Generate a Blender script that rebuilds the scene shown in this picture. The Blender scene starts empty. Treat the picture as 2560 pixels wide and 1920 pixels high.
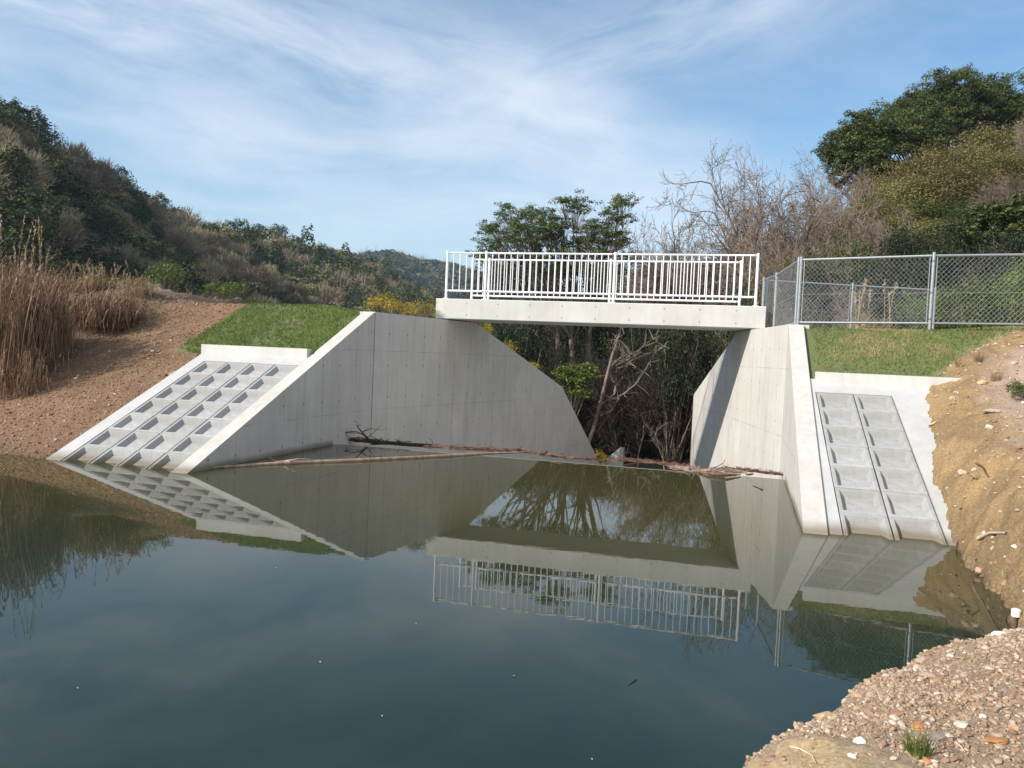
import bpy, math, random
import numpy as np
from mathutils import Matrix, Vector
sc = bpy.context.scene
COL = sc.collection
R_ = math.radians

# ------------------------------------------------------------------ camera
F_PX, PITCH, ROLL, CAM_H = 1923.0, 0.03837, -0.043589, 1.794     # in pixels of a 2560 x 1920 frame
cp, sp = math.cos(PITCH), math.sin(PITCH); cr, sr = math.cos(ROLL), math.sin(ROLL)
_fw = np.array([0, cp, -sp]); _dn = np.array([0, -sp, -cp]); _rt = np.array([1., 0, 0])
CR = cr*_rt + sr*_dn; CD = -sr*_rt + cr*_dn; CF = _fw
cam_d = bpy.data.cameras.new('camera'); cam = bpy.data.objects.new('camera', cam_d); COL.objects.link(cam)
cam_d.sensor_width = 36; cam_d.lens = 36*F_PX/2560; cam_d.clip_start = 0.05; cam_d.clip_end = 5000
M = Matrix.Identity(4)
for i in range(3):
    M[i][0] = CR[i]; M[i][1] = -CD[i]; M[i][2] = -CF[i]
M[0][3], M[1][3], M[2][3] = 0, 0, CAM_H
cam.matrix_world = M
sc.camera = cam

# ------------------------------------------------------------------ frame of the spillway (u right along the bridge, v downstream)
TH = R_(-14.9)
B_ = np.array([math.cos(TH), math.sin(TH)]); A_ = np.array([-math.sin(TH), math.cos(TH)]); O_ = np.array([1.7, 17.0])
def L(u, v, z=0.0):
    w = O_ + u*B_ + v*A_
    return (w[0], w[1], z)
def to_uv(x, y):
    dx, dy = x-O_[0], y-O_[1]
    return dx*B_[0]+dy*B_[1], dx*A_[0]+dy*A_[1]

# ------------------------------------------------------------------ world, sun, exposure
SUN_PHI, SUN_EL = R_(47), R_(33)
s_uv = (-math.sin(SUN_PHI), -math.cos(SUN_PHI))
s_xy = s_uv[0]*B_ + s_uv[1]*A_
SUN = np.array([s_xy[0]*math.cos(SUN_EL), s_xy[1]*math.cos(SUN_EL), math.sin(SUN_EL)])
sc.view_settings.view_transform = 'Standard'; sc.view_settings.look = 'None'
sc.view_settings.gamma = 1; sc.view_settings.exposure = 0.58
sc.render.engine = 'CYCLES'
sc.cycles.use_denoising = True; sc.cycles.denoiser = 'OPENIMAGEDENOISE'; sc.cycles.denoising_input_passes = 'RGB_ALBEDO_NORMAL'; sc.cycles.denoising_prefilter = 'ACCURATE'
sc.cycles.max_bounces = 8; sc.cycles.diffuse_bounces = 4; sc.cycles.glossy_bounces = 3
sc.cycles.transparent_max_bounces = 6; sc.cycles.transmission_bounces = 2
sc.cycles.sample_clamp_indirect = 6
sd = bpy.data.lights.new('sun', 'SUN'); sd.energy = 4.2; sd.angle = R_(0.5); sd.color = (1.0, 0.945, 0.87)
so = bpy.data.objects.new('sun', sd); COL.objects.link(so)
so.rotation_euler = Vector((-SUN[0], -SUN[1], -SUN[2])).to_track_quat('-Z', 'Y').to_euler(); so.location = (-30, -20, 40)

world = bpy.data.worlds.new('World'); sc.world = world; world.use_nodes = True

class NT:
    """small helper to write node trees as expressions"""
    def __init__(s, nt): s.nt = nt; s.n = nt.nodes; s.l = nt.links
    def node(s, t, **kw):
        n = s.n.new(t)
        for k, v in kw.items(): setattr(n, k, v)
        return n
    def put(s, sock, v):
        if v is None: return
        if hasattr(v, 'is_output'): s.l.new(v, sock)
        else: sock.default_value = v
    def m(s, op, a, b=None, c=None, clamp=False):
        n = s.node('ShaderNodeMath', operation=op); n.use_clamp = clamp
        s.put(n.inputs[0], a); s.put(n.inputs[1], b); s.put(n.inputs[2], c)
        return n.outputs[0]
    def mix(s, f, a, b, blend='MIX'):
        n = s.node('ShaderNodeMix', data_type='RGBA', blend_type=blend)
        s.put(n.inputs[0], f); s.put(n.inputs[6], a); s.put(n.inputs[7], b)
        return n.outputs[2]
    def rng(s, v, a, b, c=0.0, d=1.0):
        n = s.node('ShaderNodeMapRange'); s.put(n.inputs[0], v)
        n.inputs[1].default_value = a; n.inputs[2].default_value = b; n.inputs[3].default_value = c; n.inputs[4].default_value = d
        return n.outputs[0]
    def noise(s, vec, scale, detail=4, rough=.55, dist=0, out=0):
        n = s.node('ShaderNodeTexNoise'); s.put(n.inputs['Vector'], vec)
        n.inputs['Scale'].default_value = scale; n.inputs['Detail'].default_value = detail
        n.inputs['Roughness'].default_value = rough; n.inputs['Distortion'].default_value = dist
        return n.outputs[out]
    def comb(s, x, y, z=0.0):
        n = s.node('ShaderNodeCombineXYZ'); s.put(n.inputs[0], x); s.put(n.inputs[1], y); s.put(n.inputs[2], z); return n.outputs[0]
    def sep(s, v):
        n = s.node('ShaderNodeSeparateXYZ'); s.put(n.inputs[0], v); return n.outputs
    def mapping(s, v, scale=(1, 1, 1), rot=(0, 0, 0), loc=(0, 0, 0)):
        n = s.node('ShaderNodeMapping'); s.put(n.inputs[0], v)
        n.inputs['Scale'].default_value = scale; n.inputs['Rotation'].default_value = rot; n.inputs['Location'].default_value = loc
        return n.outputs[0]
    def attr(s, name, out='Fac'):
        n = s.node('ShaderNodeAttribute'); n.attribute_name = name; return n.outputs[out]
    def bump(s, h, strength, dist):
        n = s.node('ShaderNodeBump'); n.inputs['Strength'].default_value = strength; n.inputs['Distance'].default_value = dist
        s.put(n.inputs['Height'], h); return n.outputs[0]

def build_world():
    w = NT(world.node_tree); w.n.clear()
    out = w.node('ShaderNodeOutputWorld'); bg = w.node('ShaderNodeBackground')
    sky = w.node('ShaderNodeTexSky', sky_type='NISHITA'); sky.sun_disc = False
    sky.sun_elevation = SUN_EL; sky.sun_rotation = math.atan2(SUN[0], SUN[1])
    sky.air_density = 1.15; sky.dust_density = 0.6; sky.ozone_density = 2.2; sky.altitude = 50
    tc = w.node('ShaderNodeTexCoord').outputs['Generated']
    x, y, z = w.sep(tc)
    ay = w.m('MAXIMUM', w.m('ABSOLUTE', y), 0.08)
    gx = w.m('DIVIDE', x, ay); gz = w.m('DIVIDE', z, ay)
    g = w.comb(gx, gz, 0.0)
    wob = w.noise(g, 2.2, 3, .5)
    wob2 = w.noise(w.mapping(g, loc=(7, 3, 0)), 2.2, 3, .5)
    wx = w.m('ADD', gx, w.m('MULTIPLY', w.m('SUBTRACT', wob, .5), .22))
    wz = w.m('ADD', gz, w.m('MULTIPLY', w.m('SUBTRACT', wob2, .5), .16))
    # bands of cirrus: (x0, z0, x1, z1, half width, strength) in the tangent plane of the northern sky
    bands = [(-.75, .52, .00, .30, .085, .85), (-.72, .36, -.10, .24, .055, .55), (-.02, .31, .30, .47, .070, .60), (.30, .47, .60, .58, .09, .35),
             (-.30, .45, .02, .335, .040, .45), (-.10, .31, .14, .285, .045, .65), (-.40, .25, .22, .20, .10, .60), (.06, .245, .24, .235, .03, .40),
             (-.25, .60, .02, .47, .05, .30), (-.15, .13, .25, .13, .07, .35), (-.7, .62, -.35, .55, .06, .35)]
    tot = None
    for (x0, z0, x1, z1, hw, st) in bands:
        dx, dz = x1-x0, z1-z0; ln = math.hypot(dx, dz); dx /= ln; dz /= ln
        rx = w.m('SUBTRACT', wx, x0); rz = w.m('SUBTRACT', wz, z0)
        along = w.m('ADD', w.m('MULTIPLY', rx, dx), w.m('MULTIPLY', rz, dz))
        perp = w.m('ADD', w.m('MULTIPLY', rx, -dz), w.m('MULTIPLY', rz, dx))
        streak = w.noise(w.comb(w.m('MULTIPLY', along, 2.2), w.m('MULTIPLY', perp, 10.0), x0*5), 1.7, 7, .62, .35)
        t = w.m('POWER', w.m('ABSOLUTE', w.m('DIVIDE', perp, hw)), 2.0)
        e = w.m('POWER', 2.718, w.m('MULTIPLY', t, -1.0))
        ov = w.m('MAXIMUM', w.m('SUBTRACT', w.m('MULTIPLY', along, -1), 0), w.m('SUBTRACT', along, ln))
        fall = w.rng(ov, -.02, .16, 1, 0)
        k = w.m('MULTIPLY', w.m('MULTIPLY', e, fall), w.m('MULTIPLY', w.rng(streak, .30, .70), st))
        tot = k if tot is None else w.m('ADD', tot, w.m('MULTIPLY', k, w.m('SUBTRACT', 1.0, tot)))
    veil = w.noise(w.mapping(g, scale=(1.2, 2.8, 1), rot=(0, 0, .35)), 2.4, 7, .6, .3)
    tot = w.m('ADD', tot, w.m('MULTIPLY', w.rng(veil, .40, .74), .24), clamp=True)
    up = w.rng(z, 0.0, .10, .25, 1.0)
    tot = w.m('MULTIPLY', tot, up)
    # unseen bright veil added over the sky behind the camera, as white fill light
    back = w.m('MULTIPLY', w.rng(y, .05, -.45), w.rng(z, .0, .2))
    sk = w.mix(1.0, sky.outputs[0], (.75, .94, 1.02, 1), 'MULTIPLY')
    sk = w.mix(w.rng(z, .30, .04, 0, .38), sk, (4.9, 5.5, 6.1, 1))
    cl = w.mix(w.m('MULTIPLY', tot, .82), sk, (5.9, 6.3, 6.9, 1))
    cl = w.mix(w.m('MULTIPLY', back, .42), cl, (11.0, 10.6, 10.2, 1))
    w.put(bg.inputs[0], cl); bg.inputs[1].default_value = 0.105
    w.l.new(bg.outputs[0], out.inputs[0])
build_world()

# ------------------------------------------------------------------ mesh helpers
def mk(name, V, Fs, mat=None, parent=None, tint=None, col=None, smooth=False, uv=None, loc=None):
    """one mesh object; Fs = list of (n,k) index arrays"""
    V = np.asarray(V, dtype=np.float32).reshape(-1, 3)
    if not isinstance(Fs, list): Fs = [Fs]
    Fs = [np.asarray(f, dtype=np.int32) for f in Fs if len(f)]
    me = bpy.data.meshes.new(name)
    me.vertices.add(len(V)); me.vertices.foreach_set('co', V.ravel())
    loops = np.concatenate([f.ravel() for f in Fs])
    tot = np.concatenate([np.full(len(f), f.shape[1], np.int32) for f in Fs])
    st = np.concatenate([[0], np.cumsum(tot)[:-1]]).astype(np.int32)
    me.loops.add(len(loops)); me.loops.foreach_set('vertex_index', loops)
    me.polygons.add(len(tot)); me.polygons.foreach_set('loop_start', st)
    try: me.polygons.foreach_set('loop_total', tot)
    except Exception: pass
    me.polygons.foreach_set('use_smooth', np.full(len(tot), bool(smooth)))
    if tint is not None:
        a = me.attributes.new('tint', 'FLOAT', 'POINT'); a.data.foreach_set('value', np.asarray(tint, np.float32))
    if col is not None:
        a = me.attributes.new('soil', 'FLOAT_COLOR', 'POINT')
        c4 = np.ones((len(V), 4), np.float32); c4[:, :3] = col; a.data.foreach_set('color', c4.ravel())
    if uv is not None:
        l = me.uv_layers.new(name='UVMap'); l.data.foreach_set('uv', np.asarray(uv, np.float32)[loops].ravel())
    me.update(calc_edges=True); me.validate()
    if mat: me.materials.append(mat)
    o = bpy.data.objects.new(name, me); COL.objects.link(o)
    if loc is not None: o.location = loc
    if parent: o.parent = parent
    return o

class MB:
    """collects shapes into one mesh"""
    def __init__(s): s.V = []; s.F = {}; s.n = 0; s.T = []
    def add(s, V, F, t=0.5):
        V = np.asarray(V, float).reshape(-1, 3)
        for f in F:
            f = np.asarray(f, int)
            if f.ndim == 1: f = f[None]
            s.F.setdefault(f.shape[1], []).append(f+s.n)
        s.V.append(V); s.T.append(np.full(len(V), t)); s.n += len(V)
    def box(s, c, half, axes=None, t=.5):
        c = np.asarray(c, float)
        ax = np.eye(3) if axes is None else np.asarray(axes, float)
        sg = np.array([[i, j, k] for i in (-1, 1) for j in (-1, 1) for k in (-1, 1)], float)
        V = c + (sg*np.asarray(half, float)) @ ax
        s.add(V, [np.array([[0, 1, 3, 2], [4, 6, 7, 5], [0, 4, 5, 1], [2, 3, 7, 6], [0, 2, 6, 4], [1, 5, 7, 3]])], t)
    def hexa(s, bot, top, t=.5):
        """bot, top: 4 corners each (same order)"""
        V = np.array(list(bot)+list(top), float)
        s.add(V, [np.array([[3, 2, 1, 0], [4, 5, 6, 7], [0, 1, 5, 4], [1, 2, 6, 5], [2, 3, 7, 6], [3, 0, 4, 7]])], t)
    def rod(s, p0, p1, r, sides=8, r1=None, t=.5):
        p0 = np.asarray(p0, float); p1 = np.asarray(p1, float)
        V, F = tubes([np.array([p0, p1])], [np.array([r, r if r1 is None else r1])], sides)
        s.add(V, [F, np.arange(sides)[::-1], np.arange(sides)+sides], t)
    def prism(s, prof, thick_fn, t=.5):
        pass
    def build(s, name, mat, parent=None, smooth=False, tint=False, uvf=None, loc=None):
        V = np.concatenate(s.V)
        return mk(name, V, [np.concatenate(f) for f in s.F.values()], mat, parent,
                  tint=np.concatenate(s.T) if tint else None, smooth=smooth, uv=uvf(V) if uvf else None, loc=loc)

def nrm(a): return a/np.maximum(np.linalg.norm(a, axis=-1, keepdims=True), 1e-9)
def tubes(polys, radii, sides=5):
    P = np.concatenate(polys); Rr = np.concatenate(radii)
    ln = np.array([len(p) for p in polys]); end = np.cumsum(ln)-1
    last = np.zeros(len(P), bool); last[end] = True
    T = np.zeros_like(P); T[:-1] = P[1:]-P[:-1]; T[end] = T[np.maximum(end-1, 0)]
    T = nrm(T); ref = np.where(np.abs(T[:, 2:3]) < .9, np.array([[0, 0, 1.]]), np.array([[1., 0, 0]]))
    X = nrm(np.cross(T, ref)); Y = np.cross(T, X)
    a = np.arange(sides)*2*np.pi/sides
    V = P[:, None, :] + Rr[:, None, None]*(np.cos(a)[None, :, None]*X[:, None, :]+np.sin(a)[None, :, None]*Y[:, None, :])
    i = np.where(~last)[0][:, None]; k = np.arange(sides)[None, :]; k2 = (k+1) % sides
    F = np.stack([i*sides+k, i*sides+k2, (i+1)*sides+k2, (i+1)*sides+k], -1).reshape(-1, 4)
    return V.reshape(-1, 3), F

def tag(o, label=None, cat=None, group=None, kind=None):
    if label: o['label'] = label
    if cat: o['category'] = cat
    if group: o['group'] = group
    if kind: o['kind'] = kind
    return o
def empty(name, loc, label=None, cat=None, group=None, rz=0):
    o = bpy.data.objects.new(name, None); COL.objects.link(o); o.location = loc; o.rotation_euler = (0, 0, rz)
    o.empty_display_size = .2
    return tag(o, label, cat, group)
def copy_tree(o, parent=None):
    c = o.copy(); COL.objects.link(c); c.parent = parent
    for ch in list(o.children): copy_tree(ch, c)
    return c

# value noise in numpy
_rs = np.random.RandomState(5); _tab = _rs.rand(256, 256)
def vnoise(x, y):
    xi = np.floor(x).astype(int); yi = np.floor(y).astype(int); fx = x-xi; fy = y-yi
    fx = fx*fx*(3-2*fx); fy = fy*fy*(3-2*fy)
    g = lambda a, b: _tab[a % 256, b % 256]
    return (g(xi, yi)*(1-fx)+g(xi+1, yi)*fx)*(1-fy)+(g(xi, yi+1)*(1-fx)+g(xi+1, yi+1)*fx)*fy
def fbm(x, y, o=4):
    s = 0; a = .5
    for i in range(o): s = s+a*vnoise(x*2**i+i*17.3, y*2**i+i*9.1); a *= .5
    return s
def sst(a, b, x):
    t = np.clip((x-a)/(b-a), 0, 1); return t*t*(3-2*t)

# ------------------------------------------------------------------ materials
def newmat(name):
    m = bpy.data.materials.new(name); m.use_nodes = True
    w = NT(m.node_tree); b = w.n['Principled BSDF']; return m, w, b
def simple(name, col, rough=.6, metal=0, spec=.5, var=.15, scale=8):
    m, w, b = newmat(name)
    tc = w.node('ShaderNodeTexCoord').outputs['Object']
    n = w.noise(tc, scale, 5, .6)
    c0 = tuple(c*(1-var) for c in col)+(1,); c1 = tuple(min(1, c*(1+var)) for c in col)+(1,)
    w.put(b.inputs['Base Color'], w.mix(w.rng(n, .3, .7), c0, c1))
    b.inputs['Roughness'].default_value = rough; b.inputs['Metallic'].default_value = metal
    b.inputs['Specular IOR Level'].default_value = spec
    return m
def leafmat(name, cols, rough=.5, transl=.25, spec=.35, vr=(.85, 1.15)):
    """cols: list of (pos, rgb) over the per-leaf tint"""
    m, w, b = newmat(name)
    r = w.node('ShaderNodeValToRGB'); cr_ = r.color_ramp
    while len(cr_.elements) < len(cols): cr_.elements.new(.5)
    for e, (p, c) in zip(cr_.elements, cols): e.position = p; e.color = tuple(c)+(1,)
    w.put(r.inputs[0], w.attr('tint'))
    oi = w.node('ShaderNodeObjectInfo').outputs['Random']
    hs = w.node('ShaderNodeHueSaturation')
    w.put(hs.inputs['Hue'], w.rng(oi, 0, 1, .485, .515)); w.put(hs.inputs['Value'], w.rng(oi, 0, 1, vr[0], vr[1])); w.put(hs.inputs['Color'], r.outputs[0])
    w.put(b.inputs['Base Color'], hs.outputs[0]); b.inputs['Roughness'].default_value = rough
    b.inputs['Specular IOR Level'].default_value = spec
    if transl > 0:
        t = w.node('ShaderNodeBsdfTranslucent'); w.put(t.inputs[0], hs.outputs[0])
        mx = w.node('ShaderNodeMixShader'); mx.inputs[0].default_value = transl
        w.l.new(b.outputs[0], mx.inputs[1]); w.l.new(t.outputs[0], mx.inputs[2])
        w.l.new(mx.outputs[0], w.n['Material Output'].inputs[0])
    return m
def barkmat(name, c0, c1):
    m, w, b = newmat(name)
    tc = w.node('ShaderNodeTexCoord').outputs['Object']
    n = w.noise(w.mapping(tc, scale=(1, 1, .35)), 9, 5, .65); n2 = w.noise(tc, 2.2, 2)
    w.put(b.inputs['Base Color'], w.mix(w.m('MULTIPLY', w.rng(n, .35, .65), w.rng(n2, .3, .7, .5, 1)), c0+(1,), c1+(1,)))
    w.put(b.inputs['Normal'], w.bump(n, .5, .03)); b.inputs['Roughness'].default_value = .9; b.inputs['Specular IOR Level'].default_value = .15
    return m
def concrete(name, c0, c1, lines=None, rough=.75, stain=.5, grain=1.0, lst=.62, tie=.7, vary=0):
    """lines = (panel width, tie spacing, [lift heights]) drawn in metres over the UV map"""
    m, w, b = newmat(name)
    tc = w.node('ShaderNodeTexCoord').outputs['Object']
    n1 = w.noise(tc, 1.1, 6, .62); n2 = w.noise(tc, 24, 4, .6); n3 = w.noise(w.mapping(tc, scale=(6, 6, .5)), 1.3, 4, .6)
    c = w.mix(w.rng(n1, .32, .70), c0+(1,), c1+(1,))
    c = w.mix(w.m('MULTIPLY', w.rng(w.noise(tc, .55, 5, .6, .8), .48, .66), stain*.30), c, tuple(x*.74 for x in c0)+(1,))
    c = w.mix(w.m('MULTIPLY', w.rng(n3, .45, .75), stain*.42), c, tuple(x*.62 for x in c0)+(1,))
    c = w.mix(w.m('MULTIPLY', w.rng(n2, .55, .75), .22*grain), c, tuple(x*.7 for x in c0)+(1,))
    if lines:
        pw, ts, lifts = lines
        u, v, _ = w.sep(w.node('ShaderNodeUVMap').outputs[0])
        cell = w.m('FLOOR', w.m('DIVIDE', u, pw))
        wn = w.node('ShaderNodeTexWhiteNoise', noise_dimensions='1D'); w.put(wn.inputs['W'], cell)
        c = w.mix(w.rng(wn.outputs[0], 0, 1, 0, .16), c, tuple(x*.78 for x in c0)+(1,))
        fu = w.m('ABSOLUTE', w.m('SUBTRACT', w.m('FRACT', w.m('DIVIDE', u, pw)), .5))
        br = w.rng(w.noise(tc, 1.7, 3), .38, .62, .15, 1)
        line = w.m('MULTIPLY', w.rng(fu, .5-.008/pw, .5-.003/pw), br)
        for lz in lifts:
            lv = w.m('ABSOLUTE', w.m('SUBTRACT', v, lz))
            line = w.m('MAXIMUM', line, w.m('MULTIPLY', w.rng(lv, .009, .003), w.m('MULTIPLY', br, .8)))
        c = w.mix(w.m('MULTIPLY', line, lst), c, (.10, .092, .085, 1))
        tx = w.m('MULTIPLY', w.m('SUBTRACT', w.m('FRACT', w.m('DIVIDE', w.m('ADD', u, pw*.5), pw)), .5), pw)
        ty = w.m('MULTIPLY', w.m('SUBTRACT', w.m('FRACT', w.m('DIVIDE', v, ts)), .5), ts)
        d = w.m('SQRT', w.m('ADD', w.m('MULTIPLY', tx, tx), w.m('MULTIPLY', ty, ty)))
        c = w.mix(w.m('MULTIPLY', w.rng(d, .024, .016), tie), c, (.09, .085, .08, 1))
    px_, py_, pz = w.sep(w.node('ShaderNodeNewGeometry').outputs['Position'])
    pv = w.m('ADD', w.m('MULTIPLY', w.m('SUBTRACT', px_, float(O_[0])), float(A_[0])), w.m('MULTIPLY', w.m('SUBTRACT', py_, float(O_[1])), float(A_[1])))
    if vary:
        c = w.mix(w.rng(w.node('ShaderNodeObjectInfo').outputs['Random'], 0, 1, 0, vary), c, (.20, .19, .165, 1))
    tide = w.m('SUBTRACT', pz, w.m('MULTIPLY', w.rng(n1, .3, .7, -.5, 1), .05))
    c = w.mix(w.m('MULTIPLY', w.m('MULTIPLY', w.rng(tide, .10, .015), w.rng(pv, -4.02, -4.10)), .78), c, (.16, .125, .075, 1))
    w.put(b.inputs['Base Color'], c); b.inputs['Roughness'].default_value = rough; b.inputs['Specular IOR Level'].default_value = .25
    w.put(b.inputs['Normal'], w.bump(w.m('ADD', w.m('MULTIPLY', n2, .5), n1), .25, .01))
    return m
C_WALL = concrete('concrete_wall', (.50, .472, .425), (.60, .57, .52), (.62, .66, [18.95, 20.55, 21.75]), stain=.85)
C_DECK = concrete('concrete_deck', (.50, .485, .45), (.60, .585, .55), (.75, .27, []), stain=.6, lst=.16, tie=.5)
C_SLAB = concrete('concrete_slab', (.43, .42, .40), (.51, .50, .48), stain=.45)
C_BLOCK = concrete('concrete_block', (.30, .295, .285), (.47, .465, .45), stain=1.1, grain=2.6, vary=.34)
C_DARK = simple('joint_filler', (.02, .018, .017), .9)
WHITE = simple('white_paint', (.80, .79, .79), .32, var=.03)
GALV = simple('galvanised_steel', (.34, .36, .37), .42, .55, var=.12, scale=30)
BOLT = simple('bolt_steel', (.05, .05, .05), .5, .5)
# ------------------------------------------------------------------ terrain height
LP = np.array([(7.4, -2.35), (6.5, -3.2), (5.9, -4.02), (5.62, -4.8), (5.38, -6.2), (5.28, -7), (5.2, -8), (5.06, -8.8), (5.03, -9.4), (4.99, -10), (4.89, -10.5), (4.85, -10.9), (4.78, -11.25),
               (4.6, -11.40), (4.41, -11.37), (4.22, -11.6), (3.93, -11.81), (3.71, -12.14), (3.5, -12.42), (3.29, -12.82), (3.05, -13.19), (2.93, -13.33),
               (2.88, -13.62), (2.7, -14.5), (2.0, -15.5), (1.2, -17), (0, -20), (0, -40), (60, -40), (60, -2.35)])
def land_dist(u, v):
    """signed distance to the soil bank's outline, positive on land"""
    a = LP; b = np.roll(LP, -1, 0)
    best = np.full(u.shape, 1e9); inside = np.zeros(u.shape, bool)
    for p, q in zip(a, b):
        d = q-p; t = np.clip(((u-p[0])*d[0]+(v-p[1])*d[1])/(d@d), 0, 1)
        best = np.minimum(best, np.hypot(u-p[0]-t*d[0], v-p[1]-t*d[1]))
        c = ((p[1] > v) != (q[1] > v)) & (u < (q[0]-p[0])*(v-p[1])/((q[1]-p[1]) if q[1] != p[1] else 1e-9)+p[0])
        inside ^= c
    return np.where(inside, best, -best)
def wl(v): return np.where(v < -2.5, -4.02+(v+2.5)*.0127, -4.02+(v+2.5)*.2354)      # inner face of the left wall
def wr(v): return np.where(v < -2.5, 3.89+(v+2.5)*.031, np.maximum(3.89-(v+2.5)*.1985, 2.07))  # and of the right wall
SLK = .4596
def slope(v): return (v+7.95)*SLK
LX = np.array([-900, -300, 0, 60, 110, 160, 215, 290, 340, 400, 460, 520, 580, 640, 700, 780, 860, 920, 960, 1010, 1060, 1110, 1300, 1600])
LY = np.array([120, 160, 245, 270, 310, 360, 395, 440, 485, 520, 545, 548, 562, 568, 590, 605, 625, 640, 660, 690, 715, 740, 800, 840])
def terrain(x, y):
    u, v = to_uv(x, y); r = np.hypot(x, y); px = 1280+1923*x/np.maximum(y, 1e-3); px = np.where(y <= 1, np.where(x < 0, -900, 3400), np.clip(px, -900, 3400))
    up = slope(v)-.03
    dn = np.where(v < 6.6, 2.60-.325*(v-1.4), .91-1.0*(v-6.6))
    left = sst(-8, -16, u); right = sst(4.5, 10, u)
    base = np.where(v < -2, -1.7, -2.5+2.6*left*sst(2, 8, v)+4.7*right)
    nw = sst(-5.6, -4.7, u)*sst(8.5, 5.5, u)
    dam = np.minimum(np.minimum(up, 2.64-.16*nw), dn-.10*nw)
    h = np.maximum(dam, base)
    h = h+np.where((u < -9.0) & (v > -7.7), .28*sst(-9.0, -9.9, u)*sst(-7.7, -6.5, v)*(.5+fbm(x*1.1, y*1.1)), 0)
    near = r < 45
    h = h+np.where(v > -7.9, (fbm(x*2.3, y*2.3)-.47)*.07*(1-.7*nw), 0)
    # under the concrete
    pan = ((u > -6.42) & (u < wl(v)-.1) & (v < -4.42)) | ((u > wr(v)+.1) & (u < 5.9) & (v < -4.42))
    h = np.where(pan & (v > -12), np.minimum(h, slope(v)-.35), h)
    ch = (u > wl(v)-.13) & (u < wr(v)+.13) & (v > -12) & (v < 10.3)
    h = np.where(ch, -3.6, h)
    # soil bank and gravel spit on the near side
    ln = np.full(x.shape, -1.0); q = (u > -3) & (v < -1.5) & (r < 60)
    ln[q] = land_dist(u[q]+(fbm(x[q]*3.1, y[q]*3.1)-.47)*.22+(fbm(x[q]*11, y[q]*11)-.47)*.08, v[q])
    T = np.interp(v, [-40, -12.3, -11.5, -10.5, -9, -7, -5.5, -4.6, -3.6, -2.4, -1], [.31, .30, .42, .75, 1.0, 1.22, 1.47, 1.8, 2.16, 2.50, 2.52])
    T = T+.10*np.clip(u-6, 0, 6)*sst(-12, -9, v)
    lam = np.interp(v, [-12.2, -11, -9, -4], [.16, .30, .36, .30])
    zb = np.maximum(slope(v), -.02)
    bank = zb+np.maximum(T-zb, .06)*(1-np.exp(-np.maximum(ln, 0)/lam))
    bank = bank+(fbm(x*5, y*5)-.47)*np.where(v < -11.3, .045, .12)+(fbm(x*19, y*19, 3)-.44)*np.where(v < -11.3, .012, .035)
    h = np.where(ln > 0, np.maximum(bank, np.where(v < -8, -9, h if True else 0)), h)
    h = np.where((ln <= 0) & (v < -8), np.minimum(h, np.maximum(ln*1.5, -1.7)), h)
    # hills round the valley
    D = np.interp(px, [-900, 0, 500, 1100, 1600], [150, 165, 260, 380, 420]); r0 = np.interp(px, [-900, 0, 500, 1100, 1600], [55, 62, 95, 190, 240])
    hor = 875.7+(px-1280)*.0436
    H = np.interp(px, [-900, 0, 150, 275, 340, 412, 500, 700, 1000], [.80, .80, .80, .90, .86, .93, .89, .97, .96])*np.maximum(1.8+(hor-np.interp(px, LX, LY))/1923*D*1.0-6.5, 0)
    s_ = np.clip((r-r0)/(D-r0), 0, 1); s_ = .35*s_+.65*s_*s_*(3-2*s_)
    hl = np.where((px < 1600) & (v > -30), H*s_*(1-.35*sst(0, 1, (r-D)/150))+(fbm(x/30, y/30)-.47)*5*sst(0, .25, s_), 0)
    Hm = np.interp(px, [950, 1150, 1350, 1600, 1900, 2300], [0, 1.5, 5.5, 8.5, 9, 9])
    hm = Hm*sst(34, 82, r)
    Hr = np.interp(px, [1480, 1600, 1750, 1900, 2000, 2200, 2400, 2560, 3400], [0, 1.6, 4.2, 5.2, 5.6, 6.8, 9, 10.5, 13])
    hr = Hr*sst(20, 58, r)
    far = np.where((y > 0), np.interp(px, [500, 900, 960, 1040, 1140, 1250, 1400, 1700, 2100], [55, 98, 102, 95, 90, 78, 64, 58, 58])*sst(520, 900, r), 0)
    h = h+np.where(y > 0, np.maximum(np.maximum(hl, hm), np.maximum(hr, far)), np.maximum(hl, 0)*sst(-60, 0, y))
    return h
def th(x, y): return float(terrain(np.array([float(x)]), np.array([float(y)]))[0])

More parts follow.
